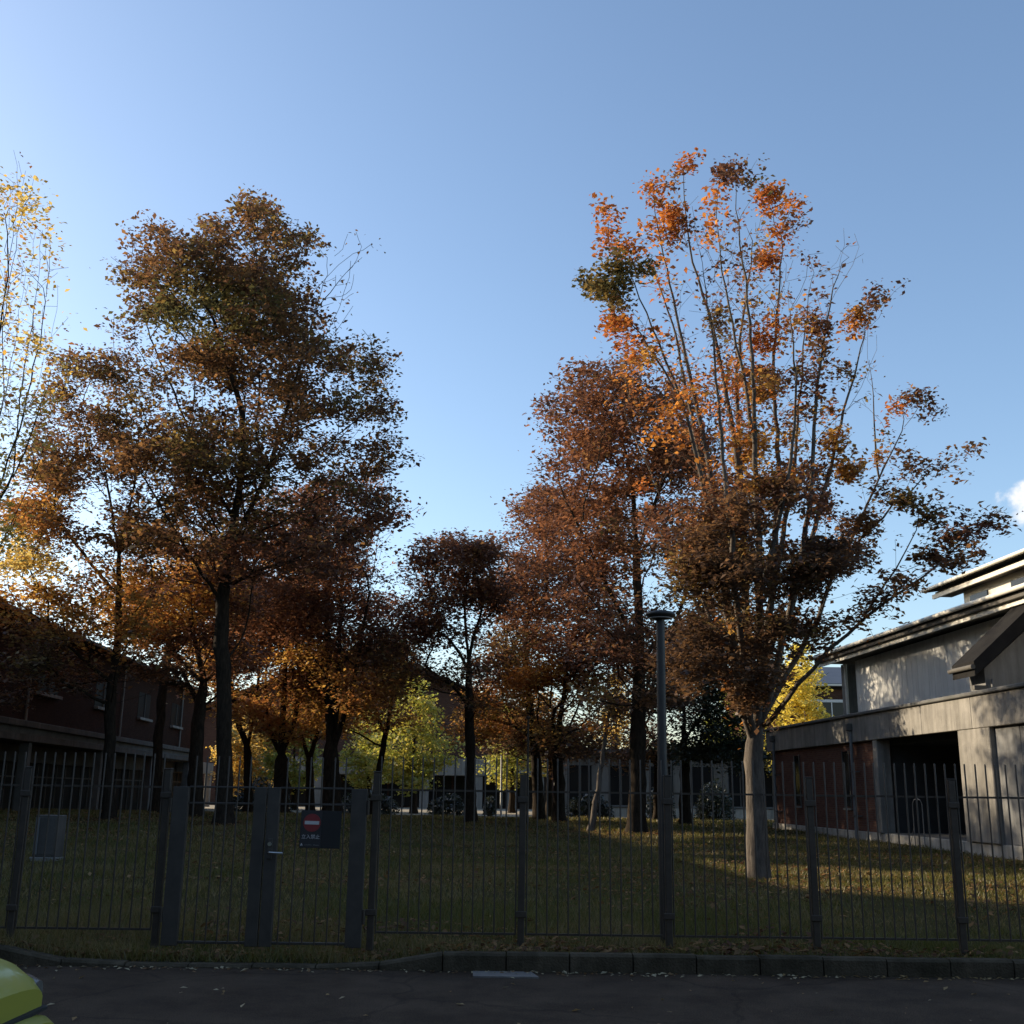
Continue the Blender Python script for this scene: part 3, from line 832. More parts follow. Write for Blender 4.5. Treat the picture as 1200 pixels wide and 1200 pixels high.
make_tree('zelkova_tree', 'dark tree with curved trunk right behind the short slim lamp post', (632, 953),
    [[(629, 900), (622, 840), (616, 770), (620, 690)], [(622, 840), (600, 790, -.8), (585, 720, -1)], [(616, 770), (640, 700, .6), (645, 620, .8)]],
    [(640, 600, 46, 34), (615, 650, 40, 40), (600, 700, 46, 36), (650, 690, 50, 44), (610, 770, 56, 40, 1, 'brown'), (575, 830, 36, 34, .8, 'amber'), (625, 835, 40, 26, .7, 'brown'), (590, 790, 40, 30, .9), (560, 855, 36, 22, .7, 'amber'), (680, 620, 50, 40, .9)],
    R0=.27, leaf=.18, per=20, sig=.4, dens=2.0, pal='russet', depth=4, seed=43, Y=55, group=ZG)
make_tree('zelkova_tree', 'low-forked tree with amber lower leaves, left of the leaning slim tree', (655, 957),
    [[(655, 910), (652, 880)], [(652, 880), (645, 830), (648, 760)], [(653, 885), (675, 835, .5), (695, 780, .8), (700, 730, 1)], [(652, 880), (660, 820, -.7), (668, 750, -1)]],
    [(690, 700, 56, 44), (660, 740, 50, 40), (700, 770, 46, 34), (650, 790, 50, 22, 1, 'amber'), (620, 800, 30, 24, .9, 'amber'), (690, 810, 34, 22, .7, 'amber'), (650, 850, 44, 18, .6, 'amber'), (700, 850, 34, 20, .8, 'brown'), (730, 740, 40, 40, .9), (640, 870, 40, 14, .7, 'brown'), (680, 880, 40, 14, .7, 'umber')],
    R0=.27, leaf=.18, per=20, sig=.4, dens=2.6, pal='russet', depth=3.6, seed=47, Y=52, group=ZG)
make_tree('young_tree', 'slim leaning young tree with pale sunlit stem beside the thick dark trunk', (691, 970),
    [[(697, 940), (703, 905), (710, 860), (716, 820), (712, 780)], [(716, 820), (735, 790, .4), (745, 770, .5)], [(710, 860), (695, 840, -.4)]],
    [(705, 850, 24, 18, .8, 'orange'), (722, 800, 30, 22, .9, 'amber'), (735, 860, 18, 14, .6, 'orange'), (700, 790, 22, 18, .8, 'russet')],
    R0=.10, leaf=.15, per=18, sig=.3, dens=.8, pal='amber', depth=1.6, seed=49, Y=40, bark='bark_grey')
make_tree('zelkova_tree', 'three-stemmed tree with slim dark stems and reddish crown, right of the sign', (390, 952),
    [[(388, 905), (387, 880)], [(387, 880), (383, 800), (384, 700), (380, 620)], [(388, 882), (396, 790, .5), (400, 700, .8), (405, 610, 1)], [(388, 885), (415, 800, -.5), (430, 710, -.9), (444, 630, -1), (450, 570, -1)]],
    [(395, 590, 56, 40), (440, 600, 30, 44, .45), (430, 665, 44, 40, .8), (370, 650, 60, 46), (350, 710, 60, 40, 1, 'russet'), (410, 730, 56, 34), (440, 760, 36, 30, .8, 'brown'), (370, 780, 50, 30, .9, 'amber'), (410, 810, 44, 24, .8, 'amber'), (455, 800, 34, 26, .7, 'amber'), (330, 690, 50, 36, .9)],
    R0=.36, leaf=.16, per=20, sig=.38, dens=2.2, pal='russet', depth=4, seed=53, Y=48, group=ZG)
make_tree('zelkova_tree', 'tree with low V-shaped fork seen behind the gate handle stile', (329, 950),
    [[(330, 905), (329, 885)], [(329, 885), (315, 855), (310, 800), (318, 740)], [(329, 885), (345, 850, .4), (352, 800, .6), (345, 730, .8)], [(330, 890), (332, 830, -.6), (335, 760, -1)]],
    [(300, 790, 46, 36, 1, 'amber'), (345, 770, 50, 40), (325, 720, 56, 40), (360, 820, 36, 26, 1, 'amber'), (300, 840, 36, 18, .8, 'amber'), (340, 855, 36, 14, .7, 'amber'), (375, 700, 50, 40, .9)],
    R0=.33, leaf=.18, per=20, sig=.4, dens=2.6, pal='russet', depth=3.6, seed=59, Y=51, group=ZG)
make_tree('zelkova_tree', 'slim dark tree standing just right of the biggest trunk', (291, 951),
    [[(291, 905), (290, 875)], [(290, 875), (278, 845), (270, 800), (265, 750)], [(290, 875), (300, 830, .5), (305, 770, .8)]],
    [(265, 770, 46, 36, 1, 'amber'), (300, 740, 44, 40, 1, 'russet'), (250, 730, 44, 34, 1, 'russet'), (280, 820, 36, 20, .8, 'amber'), (320, 690, 50, 40, 1), (240, 800, 30, 18, .7)],
    R0=.2, leaf=.18, per=20, sig=.4, dens=2.8, pal='amber', depth=3.2, seed=61, Y=53, group=ZG)
make_tree('zelkova_tree', 'amber tree filling the space behind the biggest trunk and the left building end', (182, 952),
    [[(184, 900), (188, 830), (196, 770), (205, 700)], [(196, 770), (240, 720, .8), (270, 660, 1)], [(190, 800), (160, 740, -.6), (140, 690, -1)], [(205, 700), (250, 650, -1), (310, 620, -1.4)], [(205, 700), (190, 640, .5)]],
    [(185, 640, 50, 36, 1, 'amber'), (235, 665, 50, 40, 1, 'amber'), (300, 640, 60, 44, 1, 'russet'), (150, 700, 50, 34, .9, 'amber'), (330, 600, 50, 36, .9), (290, 700, 50, 34, 1, 'russet'), (215, 720, 46, 30, 1, 'amber'), (340, 660, 50, 40, 1), (240, 600, 50, 30, .8)],
    R0=.2, leaf=.16, per=20, sig=.38, dens=1.6, pal='russet', depth=3.4, seed=163, Y=45, group=ZG)
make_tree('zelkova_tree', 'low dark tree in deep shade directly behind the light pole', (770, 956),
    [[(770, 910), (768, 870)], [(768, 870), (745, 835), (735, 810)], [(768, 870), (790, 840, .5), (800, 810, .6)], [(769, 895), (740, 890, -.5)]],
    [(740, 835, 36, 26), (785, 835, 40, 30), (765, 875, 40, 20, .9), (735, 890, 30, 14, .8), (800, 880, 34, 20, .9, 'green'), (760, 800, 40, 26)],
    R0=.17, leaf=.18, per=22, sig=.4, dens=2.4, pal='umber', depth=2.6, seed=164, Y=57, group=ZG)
make_tree('zelkova_tree', 'low shaded tree between the short slim lamp post and the low-forked tree', (643, 951),
    [[(644, 915), (645, 885)], [(645, 885), (620, 860), (600, 845)], [(645, 885), (670, 865, .5), (690, 850, .6)], [(645, 885), (642, 850)]],
    [(605, 860, 34, 20), (640, 865, 40, 20), (685, 865, 36, 20), (590, 885, 24, 10, .8), (660, 890, 34, 10, .7), (640, 830, 40, 18, .9, 'amber')],
    R0=.16, leaf=.18, per=22, sig=.38, dens=2.4, pal='umber', depth=2.4, seed=165, Y=59, group=ZG)
make_tree('zelkova_tree', 'slender trunk leaning right, between the three-stemmed tree and the sunlit ginkgo', (436, 948),
    [[(444, 905), (452, 860), (460, 815)], [(460, 815), (480, 780, .4), (492, 750, .6)], [(452, 860), (430, 810, -.5), (415, 770, -.8)], [(460, 815), (455, 760, .6)]],
    [(430, 765, 50, 34), (475, 775, 36, 28, .9), (405, 820, 44, 24, .9, 'amber'), (450, 835, 44, 20, .8, 'amber'), (440, 720, 44, 24, .8, 'russet'), (380, 850, 36, 16, .7, 'amber')],
    R0=.17, leaf=.18, per=20, sig=.4, dens=2.4, pal='brown', depth=3.2, seed=63, Y=54, group=ZG)
make_tree('zelkova_tree', 'dark forked tree between the V-forked tree and the three-stemmed tree', (364, 949),
    [[(363, 905), (362, 890)], [(362, 890), (350, 850), (345, 800)], [(363, 890), (374, 850, .4), (378, 800, .6)]],
    [(340, 830, 40, 28, 1, 'amber'), (380, 835, 40, 26, 1, 'amber'), (360, 790, 50, 30), (320, 860, 30, 14, .8, 'amber'), (400, 780, 40, 28)],
    R0=.22, leaf=.18, per=20, sig=.4, dens=2.2, pal='russet', depth=3.0, seed=64, Y=57, group=ZG)
make_tree('zelkova_tree', 'stout dark trunk left of the biggest tree, in front of the brick building end', (228, 955),
    [[(229, 890), (233, 835), (240, 800)], [(240, 800), (262, 780, 1.5), (280, 720, 2)], [(235, 830), (205, 770, .6), (180, 720, 1)], [(240, 800), (225, 730, 1.2), (215, 670, 1.6)]],
    [(195, 705, 56, 36, 1, 'amber'), (240, 690, 50, 40, 1, 'amber'), (225, 750, 56, 28, 1, 'russet'), (165, 740, 40, 20, .8, 'amber'), (275, 690, 40, 40, 1, 'russet'), (200, 790, 46, 16, .8, 'umber'), (270, 770, 40, 30, .9, 'russet')],
    R0=.27, leaf=.15, per=20, sig=.36, dens=2.2, pal='amber', depth=3.2, seed=67, Y=40, group=ZG)
make_tree('zelkova_tree', 'brown and amber tree standing in front of the left brick building', (127, 956),
    [[(128, 880), (131, 800), (139, 740), (139, 650), (125, 560), (115, 470)], [(139, 740), (180, 690, -.8), (210, 630, -1)], [(139, 700), (90, 640, .6), (50, 580, 1)], [(139, 650), (160, 560, 1), (165, 480, 1.2)], [(131, 800), (80, 760, -1), (40, 740, -1.4)], [(130, 590), (80, 530, -1), (60, 480, -1)]],
    [(112, 425, 50, 26), (72, 465, 34, 40), (140, 460, 60, 44), (60, 530, 42, 50), (120, 540, 84, 54), (36, 590, 36, 44, 1, 'amber'), (110, 620, 90, 44), (185, 610, 50, 44), (30, 660, 40, 34, 1, 'yellow'), (120, 690, 76, 34, 1, 'amber'),
     (185, 690, 50, 26, .9, 'amber'), (40, 740, 46, 24, .9, 'brown'), (80, 770, 50, 22, .8, 'brown'), (20, 620, 30, 20, .8, 'yellow'), (130, 780, 40, 16, .6, 'brown'), (25, 785, 40, 24, .9, 'brown'), (90, 800, 50, 16, .8, 'umber'), (185, 760, 44, 22, .9, 'brown'), (150, 740, 60, 26, .9, 'amber'), (100, 735, 66, 26, 1, 'amber'), (30, 705, 40, 30, 1, 'amber'), (55, 775, 60, 26, .9, 'umber'), (175, 790, 50, 18, .9, 'umber'), (15, 820, 30, 16, .7, 'umber')],
    R0=.185, leaf=.145, per=22, sig=.28, sigz=.45, dens=0.75, pal='brown', depth=3.6, seed=71, Y=35.5, group=ZG, holes=.43)
# sparse yellow tree at the left edge
make_tree('yellow_tree', 'sparse yellow-leaved tree with upright bare twigs at the left edge of the picture', (-75, 985),
    [[(-72, 900), (-68, 780), (-62, 700)], [(-62, 700), (-30, 560), (-5, 420, .4), (15, 310, .6), (30, 200, .6)], [(-62, 700), (-10, 600, -.5), (30, 480, -.8), (50, 380, -1), (62, 285, -1)], [(-65, 740), (-60, 560, .8), (-50, 400, 1), (-40, 260, 1)],
     [(-30, 560), (5, 470, .8), (22, 380, 1), (30, 320, 1)], [(-10, 600, -.5), (15, 560, -.8), (40, 500, -1), (62, 440, -1)], [(-66, 760), (-20, 680, -.8), (15, 620, -1)], [(-62, 700), (-90, 560), (-110, 400)],
     [(-30, 560), (-12, 450, -.6), (8, 340, -.8), (12, 230, -.9)], [(15, 560, -.8), (28, 430, .2), (44, 340, .4), (50, 270, .5)], [(-20, 680, -.8), (10, 540, .6), (48, 440, .9), (70, 360, 1)], [(5, 470, .8), (2, 360, 1.1), (20, 250, 1.2), (22, 190, 1.2)], [(-20, 680, -.8), (25, 590, -1), (55, 520, -1.2)]],
    [(22, 215, 16, 18, 0.68), (18, 245, 18, 16, 0.7), (38, 230, 9, 9, 0.48), (30, 262, 16, 6, 0.48), (5, 290, 13, 13, 0.48), (5, 345, 18, 16, 0.68), (-5, 380, 23, 16, 0.7), (20, 320, 13, 11, 0.39), (40, 420, 20, 25, 0.29), (12, 430, 25, 23, 0.48), (55, 470, 13, 20, 0.24), (10, 480, 29, 23, 0.68), (32, 520, 23, 20, 0.57), (8, 545, 27, 20, 0.7),
     (-10, 600, 34, 23, 0.7), (10, 640, 29, 20, 0.7), (-40, 450, 34, 57, 0.57), (-45, 560, 34, 46, 0.68), (-45, 320, 27, 46, 0.48), (-100, 480, 46, 69, 0.57), (-70, 640, 46, 34, 0.7), (-60, 240, 34, 34, 0.48),
     (45, 330, 13, 39, 0.0), (58, 350, 11, 34, 0.03), (25, 300, 13, 46, 0.0), (50, 420, 16, 46, 0.06)],
    R0=.15, leaf=.105, per=17, sig=.24, dens=.8, taper=.45, pal='yellow', depth=1.8, nrep=1, strew=(5.0, 4.5, 'yellow', 'yellow', 'amber'), seed=73, mode='clump', bf=.3, tip=.005, Y=22.5, bark='bark')
# evergreen behind the light pole
make_tree('evergreen_tree', 'dense dark evergreen tree behind the light pole', (803, 964),
    [[(803, 900), (801, 830), (800, 760)], [(802, 870), (840, 850, .6), (870, 840, .8)], [(801, 830), (775, 790, -.6)], [(800, 790), (840, 770, -.5), (860, 750, -.5)], [(803, 890), (850, 895, .5), (880, 890, .5)]],
    [(820, 760, 50, 36), (855, 800, 40, 36), (800, 810, 44, 34), (860, 850, 42, 32), (825, 870, 44, 26), (870, 890, 30, 16), (790, 860, 26, 20, .6)],
    R0=.24, leaf=.15, per=30, sig=.36, dens=1.3, pal='green', depth=2.8, seed=79, Y=50, mat='leaf_dark', holes=.2)
# sunlit ginkgos behind
GG = 'ginkgo trees beyond the lawn'
def ginkgo(label, bx, top, halfw, bottom, Y, seed, pal='gold', by=945):
    hgt = bottom - top
    bl = []
    for k, (t, wf) in enumerate([(.06, .18), (.2, .4), (.36, .62), (.52, .82), (.68, 1.0), (.84, .95), (.97, .6)]):
        bl.append((bx - halfw * wf * .35, top + hgt * t, halfw * wf * .7, hgt * .12))
        bl.append((bx + halfw * wf * .35, top + hgt * t, halfw * wf * .7, hgt * .12))
    lim = [[(bx, bottom), (bx, bottom - hgt * .5), (bx + 2, top + 4)]]
    for t in (.25, .45, .65, .8):
        for s_ in (-1, 1):
            lim.append([(bx, top + hgt * (t + .12)), (bx + s_ * halfw * .4, top + hgt * (t + .02)), (bx + s_ * halfw * .75, top + hgt * (t - .04))])
    return make_tree('ginkgo_tree', label, (bx, by), lim, bl, R0=.2, leaf=.19, per=20, sig=.34, dens=.75, pal=pal, depth=halfw * Y / FPX * .8, seed=seed, group=GG, Y=Y, min_frac=.1, holes=.3, flat=.9, elong=1.25)
ginkgo('yellow-green ginkgo glowing in the sun just left of the open middle tree', 485, 800, 54, 915, 68, 83)
ginkgo('yellow ginkgo in the gap right behind the sign', 432, 830, 40, 915, 72, 85)
ginkgo('yellow ginkgo low behind the V-forked tree', 345, 830, 44, 918, 74, 87)
ginkgo('yellow ginkgo low between the biggest trunk and its slim neighbour', 290, 835, 44, 922, 76, 89, 'yellow')
ginkgo('bright yellow pointed ginkgo above the end of the right building', 934, 757, 50, 905, 66, 91, 'lemon')
ginkgo('pale yellow ginkgo glimpsed left of the thick dark trunk', 722, 790, 30, 905, 70, 93, 'yellow')
ginkgo('yellow ginkgo showing through below the evergreen', 850, 815, 40, 900, 72, 95, 'gold')
ginkgo('green-yellow ginkgo behind the two dark trunks in the middle', 600, 830, 44, 915, 74, 97, 'gold')
#PART2
# ------------------------------------------------------------------ buildings (frame turned 4 degrees: u across, v along)
BR = R(4.0)
class Bld:
    """a building: an empty at its base, parts given in the u, v, z frame"""
    def __init__(s, name, label, cat, u, v, rz=BR, z=0.0):
        s.o = (u, v, z)
        s.root = empty(name, (u * math.cos(rz) - v * math.sin(rz), u * math.sin(rz) + v * math.cos(rz), z), rz)
        tag(s.root, label, cat)
    def box(s, name, mat, u0, u1, v0, v1, z0, z1, bev=0.0, parent=None):
        return MB().box(u0, u1, v0, v1, z0, z1, bev).build(name, MAT[mat], parent or s.root, s.o)
    def mb(s, m, name, mat, parent=None):
        return m.build(name, MAT[mat], parent or s.root, s.o)

# --- right building, low wing with the upper hall behind it
B = Bld('hall_building', 'white-clad hall with flat brick wing and concrete parapet on the right', 'building', 14.0, 30.0)
V0, V1 = 13.0, 45.6
B.box('brick_wall', 'brick_r', 14.0, 14.3, 34.55, 45.5, .55, 3.36)
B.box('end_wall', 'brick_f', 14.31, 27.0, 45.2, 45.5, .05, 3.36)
for (a, b) in [(34.5, 45.6), (29.05, 34.46), (13.0, 29.01)]:
    B.box('plinth', 'plinth', 13.93, 14.32, a, b, -.05, .55 + (0 if a > 30 else -.0), .015)
# parapet of cast panels
n = 11
for k in range(n):
    a = V0 + (V1 - V0) * k / n; b = V0 + (V1 - V0) * (k + 1) / n
    B.box('parapet_panel', 'concrete', 13.82, 14.02, a + .008, b - .008, 3.36, 4.17, .012)
B.box('end_parapet', 'concrete', 14.03, 27.0, 45.4, 45.6, 3.36, 4.17, .012)
B.box('coping', 'concrete_dark', 13.72, 14.12, V0, V1 + .1, 4.172, 4.27, .02)
B.box('end_coping', 'concrete_dark', 14.125, 27.0, 45.3, 45.7, 4.172, 4.27, .02)
B.box('wing_roof', 'concrete_dark', 14.03, 27.0, V0, 45.38, 3.4, 3.6)
# narrow windows in the brick
for v in (42.3, 37.2):
    wn = B.box('window', 'glass', 13.985, 14.1, v - .28, v + .28, 1.3, 3.1)
    B.box('window_frame', 'soffit', 13.96, 13.984, v - .33, v - .28, 1.25, 3.15, parent=wn)
    B.box('window_frame', 'soffit', 13.96, 13.984, v + .28, v + .33, 1.25, 3.15, parent=wn)
    B.box('sill', 'concrete', 13.92, 13.99, v - .34, v + .34, 1.19, 1.249, parent=wn)
# downpipes
for v in (44.5, 36.1):
    m = MB().tube([(13.78, v, 3.75), (13.78, v, .3)], .05, 8)
    dp = B.mb(m, 'downpipe', 'grey_wall')
    B.box('hopper_head', 'soffit', 13.66, 13.815, v - .12, v + .12, 3.72, 3.96, .02, parent=dp)
    for z in (1.0, 2.4):
        B.box('pipe_clip', 'soffit', 13.715, 13.99, v - .07, v + .07, z, z + .04, parent=dp)
# entrance recess
B.box('column', 'concrete', 13.86, 14.3, 34.2, 34.53, .552, 3.358, .02)
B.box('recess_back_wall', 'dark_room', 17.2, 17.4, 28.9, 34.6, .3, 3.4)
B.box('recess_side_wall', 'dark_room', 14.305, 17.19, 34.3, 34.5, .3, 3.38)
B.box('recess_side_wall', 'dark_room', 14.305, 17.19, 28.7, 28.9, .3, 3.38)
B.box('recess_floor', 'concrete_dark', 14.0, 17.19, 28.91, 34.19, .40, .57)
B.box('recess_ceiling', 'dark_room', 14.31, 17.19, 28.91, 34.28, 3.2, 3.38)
for k in range(4):
    v = 29.5 + k * 1.2
    d = B.box('entrance_door', 'glass', 17.1, 17.198, v, v + 1.1, .58, 2.7)
    B.box('door_frame', 'soffit', 17.06, 17.099, v, v + .06, .58, 2.7, parent=d)
B.box('pier', 'concrete', 13.84, 14.4, 27.0, 28.69, .552, 3.355, .02)
for k in range(12):
    v = 26.98 - k * 1.2
    B.box('wall_panel', 'grey_wall', 13.98, 14.25, v - 1.19, v, .552, 3.355, .01)
# upper hall
US = 17.4
v = 44.6
while v > 20:
    B.box('cladding_panel', 'cladding', US, US + .12, v - .445, v - .005, 3.55, 7.05, .012)
    v -= .45
B.box('hall_wall_core', 'concrete_dark', US + .125, 27, 20, 44.55, 3.6, 7.0)
B.box('corner_post', 'concrete', US - .05, US + .45, 45.6, 46.1, 3.3, 7.05, .02)
B.mb(MB().tube([(US - .15, 45.3, 7.0), (US - .15, 45.3, 3.6)], .06, 8), 'downpipe', 'cream')
m = MB().prism([(16.35, 7.30), (16.35, 7.42), (27.0, 9.2), (27.0, 9.08)], 19.0, 46.7, 'y')
rf = B.mb(m, 'hall_roof', 'roof')
B.mb(MB().prism([(16.4, 7.14), (16.4, 7.285), (18.5, 7.64), (18.5, 7.14)], 19.1, 46.6, 'y'), 'soffit', 'soffit')
g = MB()
for (a, b) in [(19.0, 28.0), (28.0, 37.2), (37.2, 46.75)]:
    g.tube([(16.27, a + .004, 7.36), (16.27, b - .004, 7.36)], .075, 8)
B.mb(g, 'gutter', 'cream', rf)
B.box('fascia_board', 'cream', 16.55, 16.62, 19.0, 46.62, 6.98, 7.13)
B.box('verge_board', 'soffit', 16.45, 19.5, 46.705, 46.78, 7.2, 7.36)
# clerestory above
B.box('clerestory_wall', 'cream', 22.6, 27.0, 22.0, 45.2, 7.9, 10.2)
k = 0
v = 44.6
while v > 32:
    wn = B.box('window', 'glass', 22.55, 22.605, v - 1.5, v, 9.35, 9.9)
    B.box('window_frame', 'white_trim', 22.5, 22.549, v - 1.56, v + .06, 9.28, 9.345, parent=wn)
    v -= 3.4
rf2 = B.mb(MB().prism([(21.7, 10.42), (21.7, 10.54), (27.0, 11.4), (27.0, 11.28)], 21.0, 47.0, 'y'), 'clerestory_roof', 'roof')
B.mb(MB().tube([(21.62, 21.0, 10.5), (21.62, 47.0, 10.5)], .08, 8), 'gutter', 'cream', rf2)
B.box('fascia_board', 'cream', 21.95, 22.05, 21.0, 46.8, 10.12, 10.30)
B.box('clerestory_soffit', 'soffit', 22.06, 22.8, 21.0, 46.7, 10.21, 10.41)
# cross gable nearer the road
B.mb(MB().prism([(15.15, 3.6), (15.15, 5.1), (19.5, 8.75), (22.0, 6.6), (22.0, 3.6)], 29.5, 30.4, 'y'), 'gable_wall', 'grey_wall')
gm = MB().prism([(14.72, 4.86), (14.72, 5.26), (19.5, 9.5), (19.5, 8.9)], 29.2, 30.5, 'y')
gr = B.mb(gm, 'gable_roof', 'roof')
B.mb(MB().prism([(19.505, 8.9), (19.505, 9.5), (22.6, 6.75), (22.6, 6.25)], 29.2, 30.5, 'y'), 'gable_roof', 'roof')
B.mb(MB().tube([(14.66, 29.15, 5.1), (14.66, 30.55, 5.1)], .07, 8), 'gutter', 'soffit', gr)
B.box('eave_bracket', 'soffit', 14.75, 15.149, 29.35, 29.49, 4.5, 4.62)
B.mb(MB().tube([(15.3, 29.4, 4.8), (15.3, 29.4, 3.6)], .045, 8), 'downpipe', 'grey_wall')

# steel handrail hoop in front of the entrance
p = (13.75 * math.cos(BR) - 31.6 * math.sin(BR), 13.75 * math.sin(BR) + 31.6 * math.cos(BR), .2)
hr = tag(empty('handrail', p, BR), 'bright bent steel handrail at the dark entrance recess', 'handrail')
MB().tube([(0, 0, 0), (0, 0, 1.25), (.02, -.06, 1.36), (.05, -.2, 1.4), (.08, -.34, 1.36), (.1, -.4, 1.25), (.1, -.4, .1)], .014, 8).build('hoop', MAT['grey_wall'], hr)
MB().tube([(0, 0, .62), (0, .35, .1)], .010, 8).build('brace', MAT['grey_wall'], hr)

# --- left building
Lb = Bld('brick_building', 'long dark brick building with concrete canopy bands on the left', 'building', -16.0, 50.0)
UL = -16.0
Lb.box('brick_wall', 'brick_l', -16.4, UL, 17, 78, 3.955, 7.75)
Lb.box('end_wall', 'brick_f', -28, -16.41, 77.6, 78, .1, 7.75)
Lb.box('back_wall', 'brick_r', -28.3, -28.01, 17, 78, .1, 7.75)
Lb.box('roof', 'roof', -28.8, -15.3, 16.5, 78.5, 7.76, 7.98, .03)
Lb.box('eave_gutter', 'soffit', -15.29, -15.17, 16.5, 78.5, 7.80, 7.95, .02)
Lb.box('canopy_band', 'concrete_shaded', -16.4, -14.75, 30, 74, 3.72, 3.95, .02)
Lb.box('canopy_recess', 'concrete_dark', -16.4, -14.95, 30, 74, 3.48, 3.715)
Lb.box('canopy_band', 'concrete_shaded', -16.4, -14.85, 30, 74, 3.22, 3.475, .02)
Lb.box('lintel_wall', 'concrete_shaded', -16.7, -16.3, 17, 78, 2.55, 3.215)
Lb.box('floor_slab', 'concrete_dark', -28, -15.6, 17, 78, -.1, .25)
Lb.box('end_beam', 'pale_wall', -16.2, -15.7, 74.05, 84, 2.6, 3.35, .02)
Lb.box('end_post', 'pale_wall', -16.15, -15.75, 83.4, 83.9, .1, 2.598, .02)
v = 36.0
while v < 77:
    wn = Lb.box('window', 'glass_dull', -16.62, -16.58, v, v + 1.14, .3, 2.545)
    Lb.box('mullion', 'soffit', -16.66, -16.52, v + 1.145, v + 1.215, .26, 2.545, parent=wn)
    Lb.box('transom', 'soffit', -16.57, -16.53, v, v + 1.14, 1.95, 2.01, parent=wn)
    v += 1.22
for v in (34, 43.5, 53, 62.5, 72):
    Lb.box('column', 'concrete_dark', -15.35, -15.0, v, v + .35, .2, 3.21, .02)
for v in (38.5, 46.5, 54.5, 62.5, 70.5):
    wn = Lb.box('window', 'glass_dull', -16.05, -15.985, v, v + 2.6, 5.35, 6.7)
    Lb.box('sill', 'concrete', -15.984, -15.78, v - .1, v + 2.7, 5.2, 5.34, .01, parent=wn)
    Lb.box('window_frame', 'soffit', -15.984, -15.93, v + 1.27, v + 1.33, 5.345, 6.7, parent=wn)
for v in (45.4, 59.0, 73.0):
    Lb.mb(MB().tube([(-15.9, v, 7.8), (-15.9, v, 3.96)], .055, 8), 'downpipe', 'concrete')

# --- tall unseen block added beyond the left edge: it shades the road and the front of the lawn
T = Bld('shade_block', 'unseen tall block added beyond the left edge to shade the road and lawn', 'building', -43, 14, 0.0)
T.box('wall', 'pale_wall', -50, -36.5, -26, 36, -.05, 18.5)
T.box('roof_parapet', 'concrete', -50.2, -36.3, -26.2, 36.2, 18.5, 19.1)
for zf in range(5):
    for k in range(9):
        y = -22 + k * 6.2
        wn = T.box('window', 'glass', -36.52, -36.46, y, y + 3.6, 1.2 + zf * 3.5, 3.0 + zf * 3.5)
        T.box('sill', 'concrete', -36.459, -36.3, y - .1, y + 3.7, 1.08 + zf * 3.5, 1.19 + zf * 3.5, parent=wn)

# --- unseen long block added behind the viewer to cut sky light on facing surfaces
S = Bld('sky_screen_block', 'unseen long block added behind the viewer to screen off sky light', 'building', 0, -16, 0.0)
S.box('wall', 'grey_wall', -45, 45, -28, -13, -.05, 10.5)
S.box('roof', 'roof', -45.5, 45.5, -28.5, -12.5, 10.5, 10.8)
for zf in range(3):
    for k in range(14):
        x = -42 + k * 6.2
        wn = S.box('window', 'glass', x, x + 3.6, -13.01, -12.95, 1.2 + zf * 3.5, 3.0 + zf * 3.5)
        S.box('sill', 'concrete', x - .1, x + 3.7, -12.949, -12.8, 1.08 + zf * 3.5, 1.19 + zf * 3.5, parent=wn)

# --- gabled building across the back
Cb = Bld('gabled_building', 'distant gabled building with pale canopy and pillars across the back', 'building', -8, 92, 0.0, .28)
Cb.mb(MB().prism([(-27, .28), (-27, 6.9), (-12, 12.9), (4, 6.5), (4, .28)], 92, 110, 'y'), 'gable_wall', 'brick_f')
Cb.mb(MB().prism([(-12, 13.0), (-12, 13.35), (5.2, 6.35), (5.2, 6.0)], 91, 111, 'y'), 'roof', 'roof')
Cb.mb(MB().prism([(-12.01, 13.0), (-12.01, 13.35), (-28.2, 6.85), (-28.2, 6.5)], 91, 111, 'y'), 'roof', 'roof')
k = 0
for a, b in [(-20, -14.3), (-14.3, -8.6), (-8.6, -2.9), (-2.9, 3.2)]:
    Cb.box('canopy_panel', 'pale_wall', a + .02, b - .02, 89.4, 91.9, 2.8, 4.1, .03)
for px_ in (372, 438, 497, 560, 600, 632):
    X = float(at(px_, 930, 89.8)[0])
    Cb.box('pillar', 'pale_wall', X - .35, X + .35, 89.5, 90.1, .28, 2.79, .03)
for k in range(9):
    X = -20 + k * 2.6
    wn = Cb.box('window', 'glass', X, X + 2.4, 91.9, 91.99, .4, 2.75)
    Cb.box('mullion', 'soffit', X + 1.17, X + 1.23, 91.84, 91.895, .4, 2.75, parent=wn)
# --- low pale building behind the evergreen
Db = Bld('low_building', 'low pale building with dark windows behind the evergreen', 'building', 10, 66, 0.0, .28)
Db.box('wall', 'pale_wall', 3.0, 22, 67, 75, .8, 3.9)
Db.box('plinth', 'plinth', 2.95, 22.05, 66.93, 75.05, .1, .8)
Db.box('roof', 'concrete_dark', 2.4, 22.6, 66.3, 75.6, 3.905, 4.15, .03)
for k, X in enumerate((3.6, 6.0, 8.4, 10.8, 13.0, 14.9, 17.0, 19.4)):
    wn = Db.box('window', 'glass', X, X + 1.3, 66.94, 66.995, .95, 3.2)
    Db.box('window_frame', 'soffit', X + .62, X + .68, 66.9, 66.939, .95, 3.2, parent=wn)
    Db.box('sill', 'grey_wall', X - .05, X + 1.35, 66.85, 66.935, .86, .945, parent=wn)
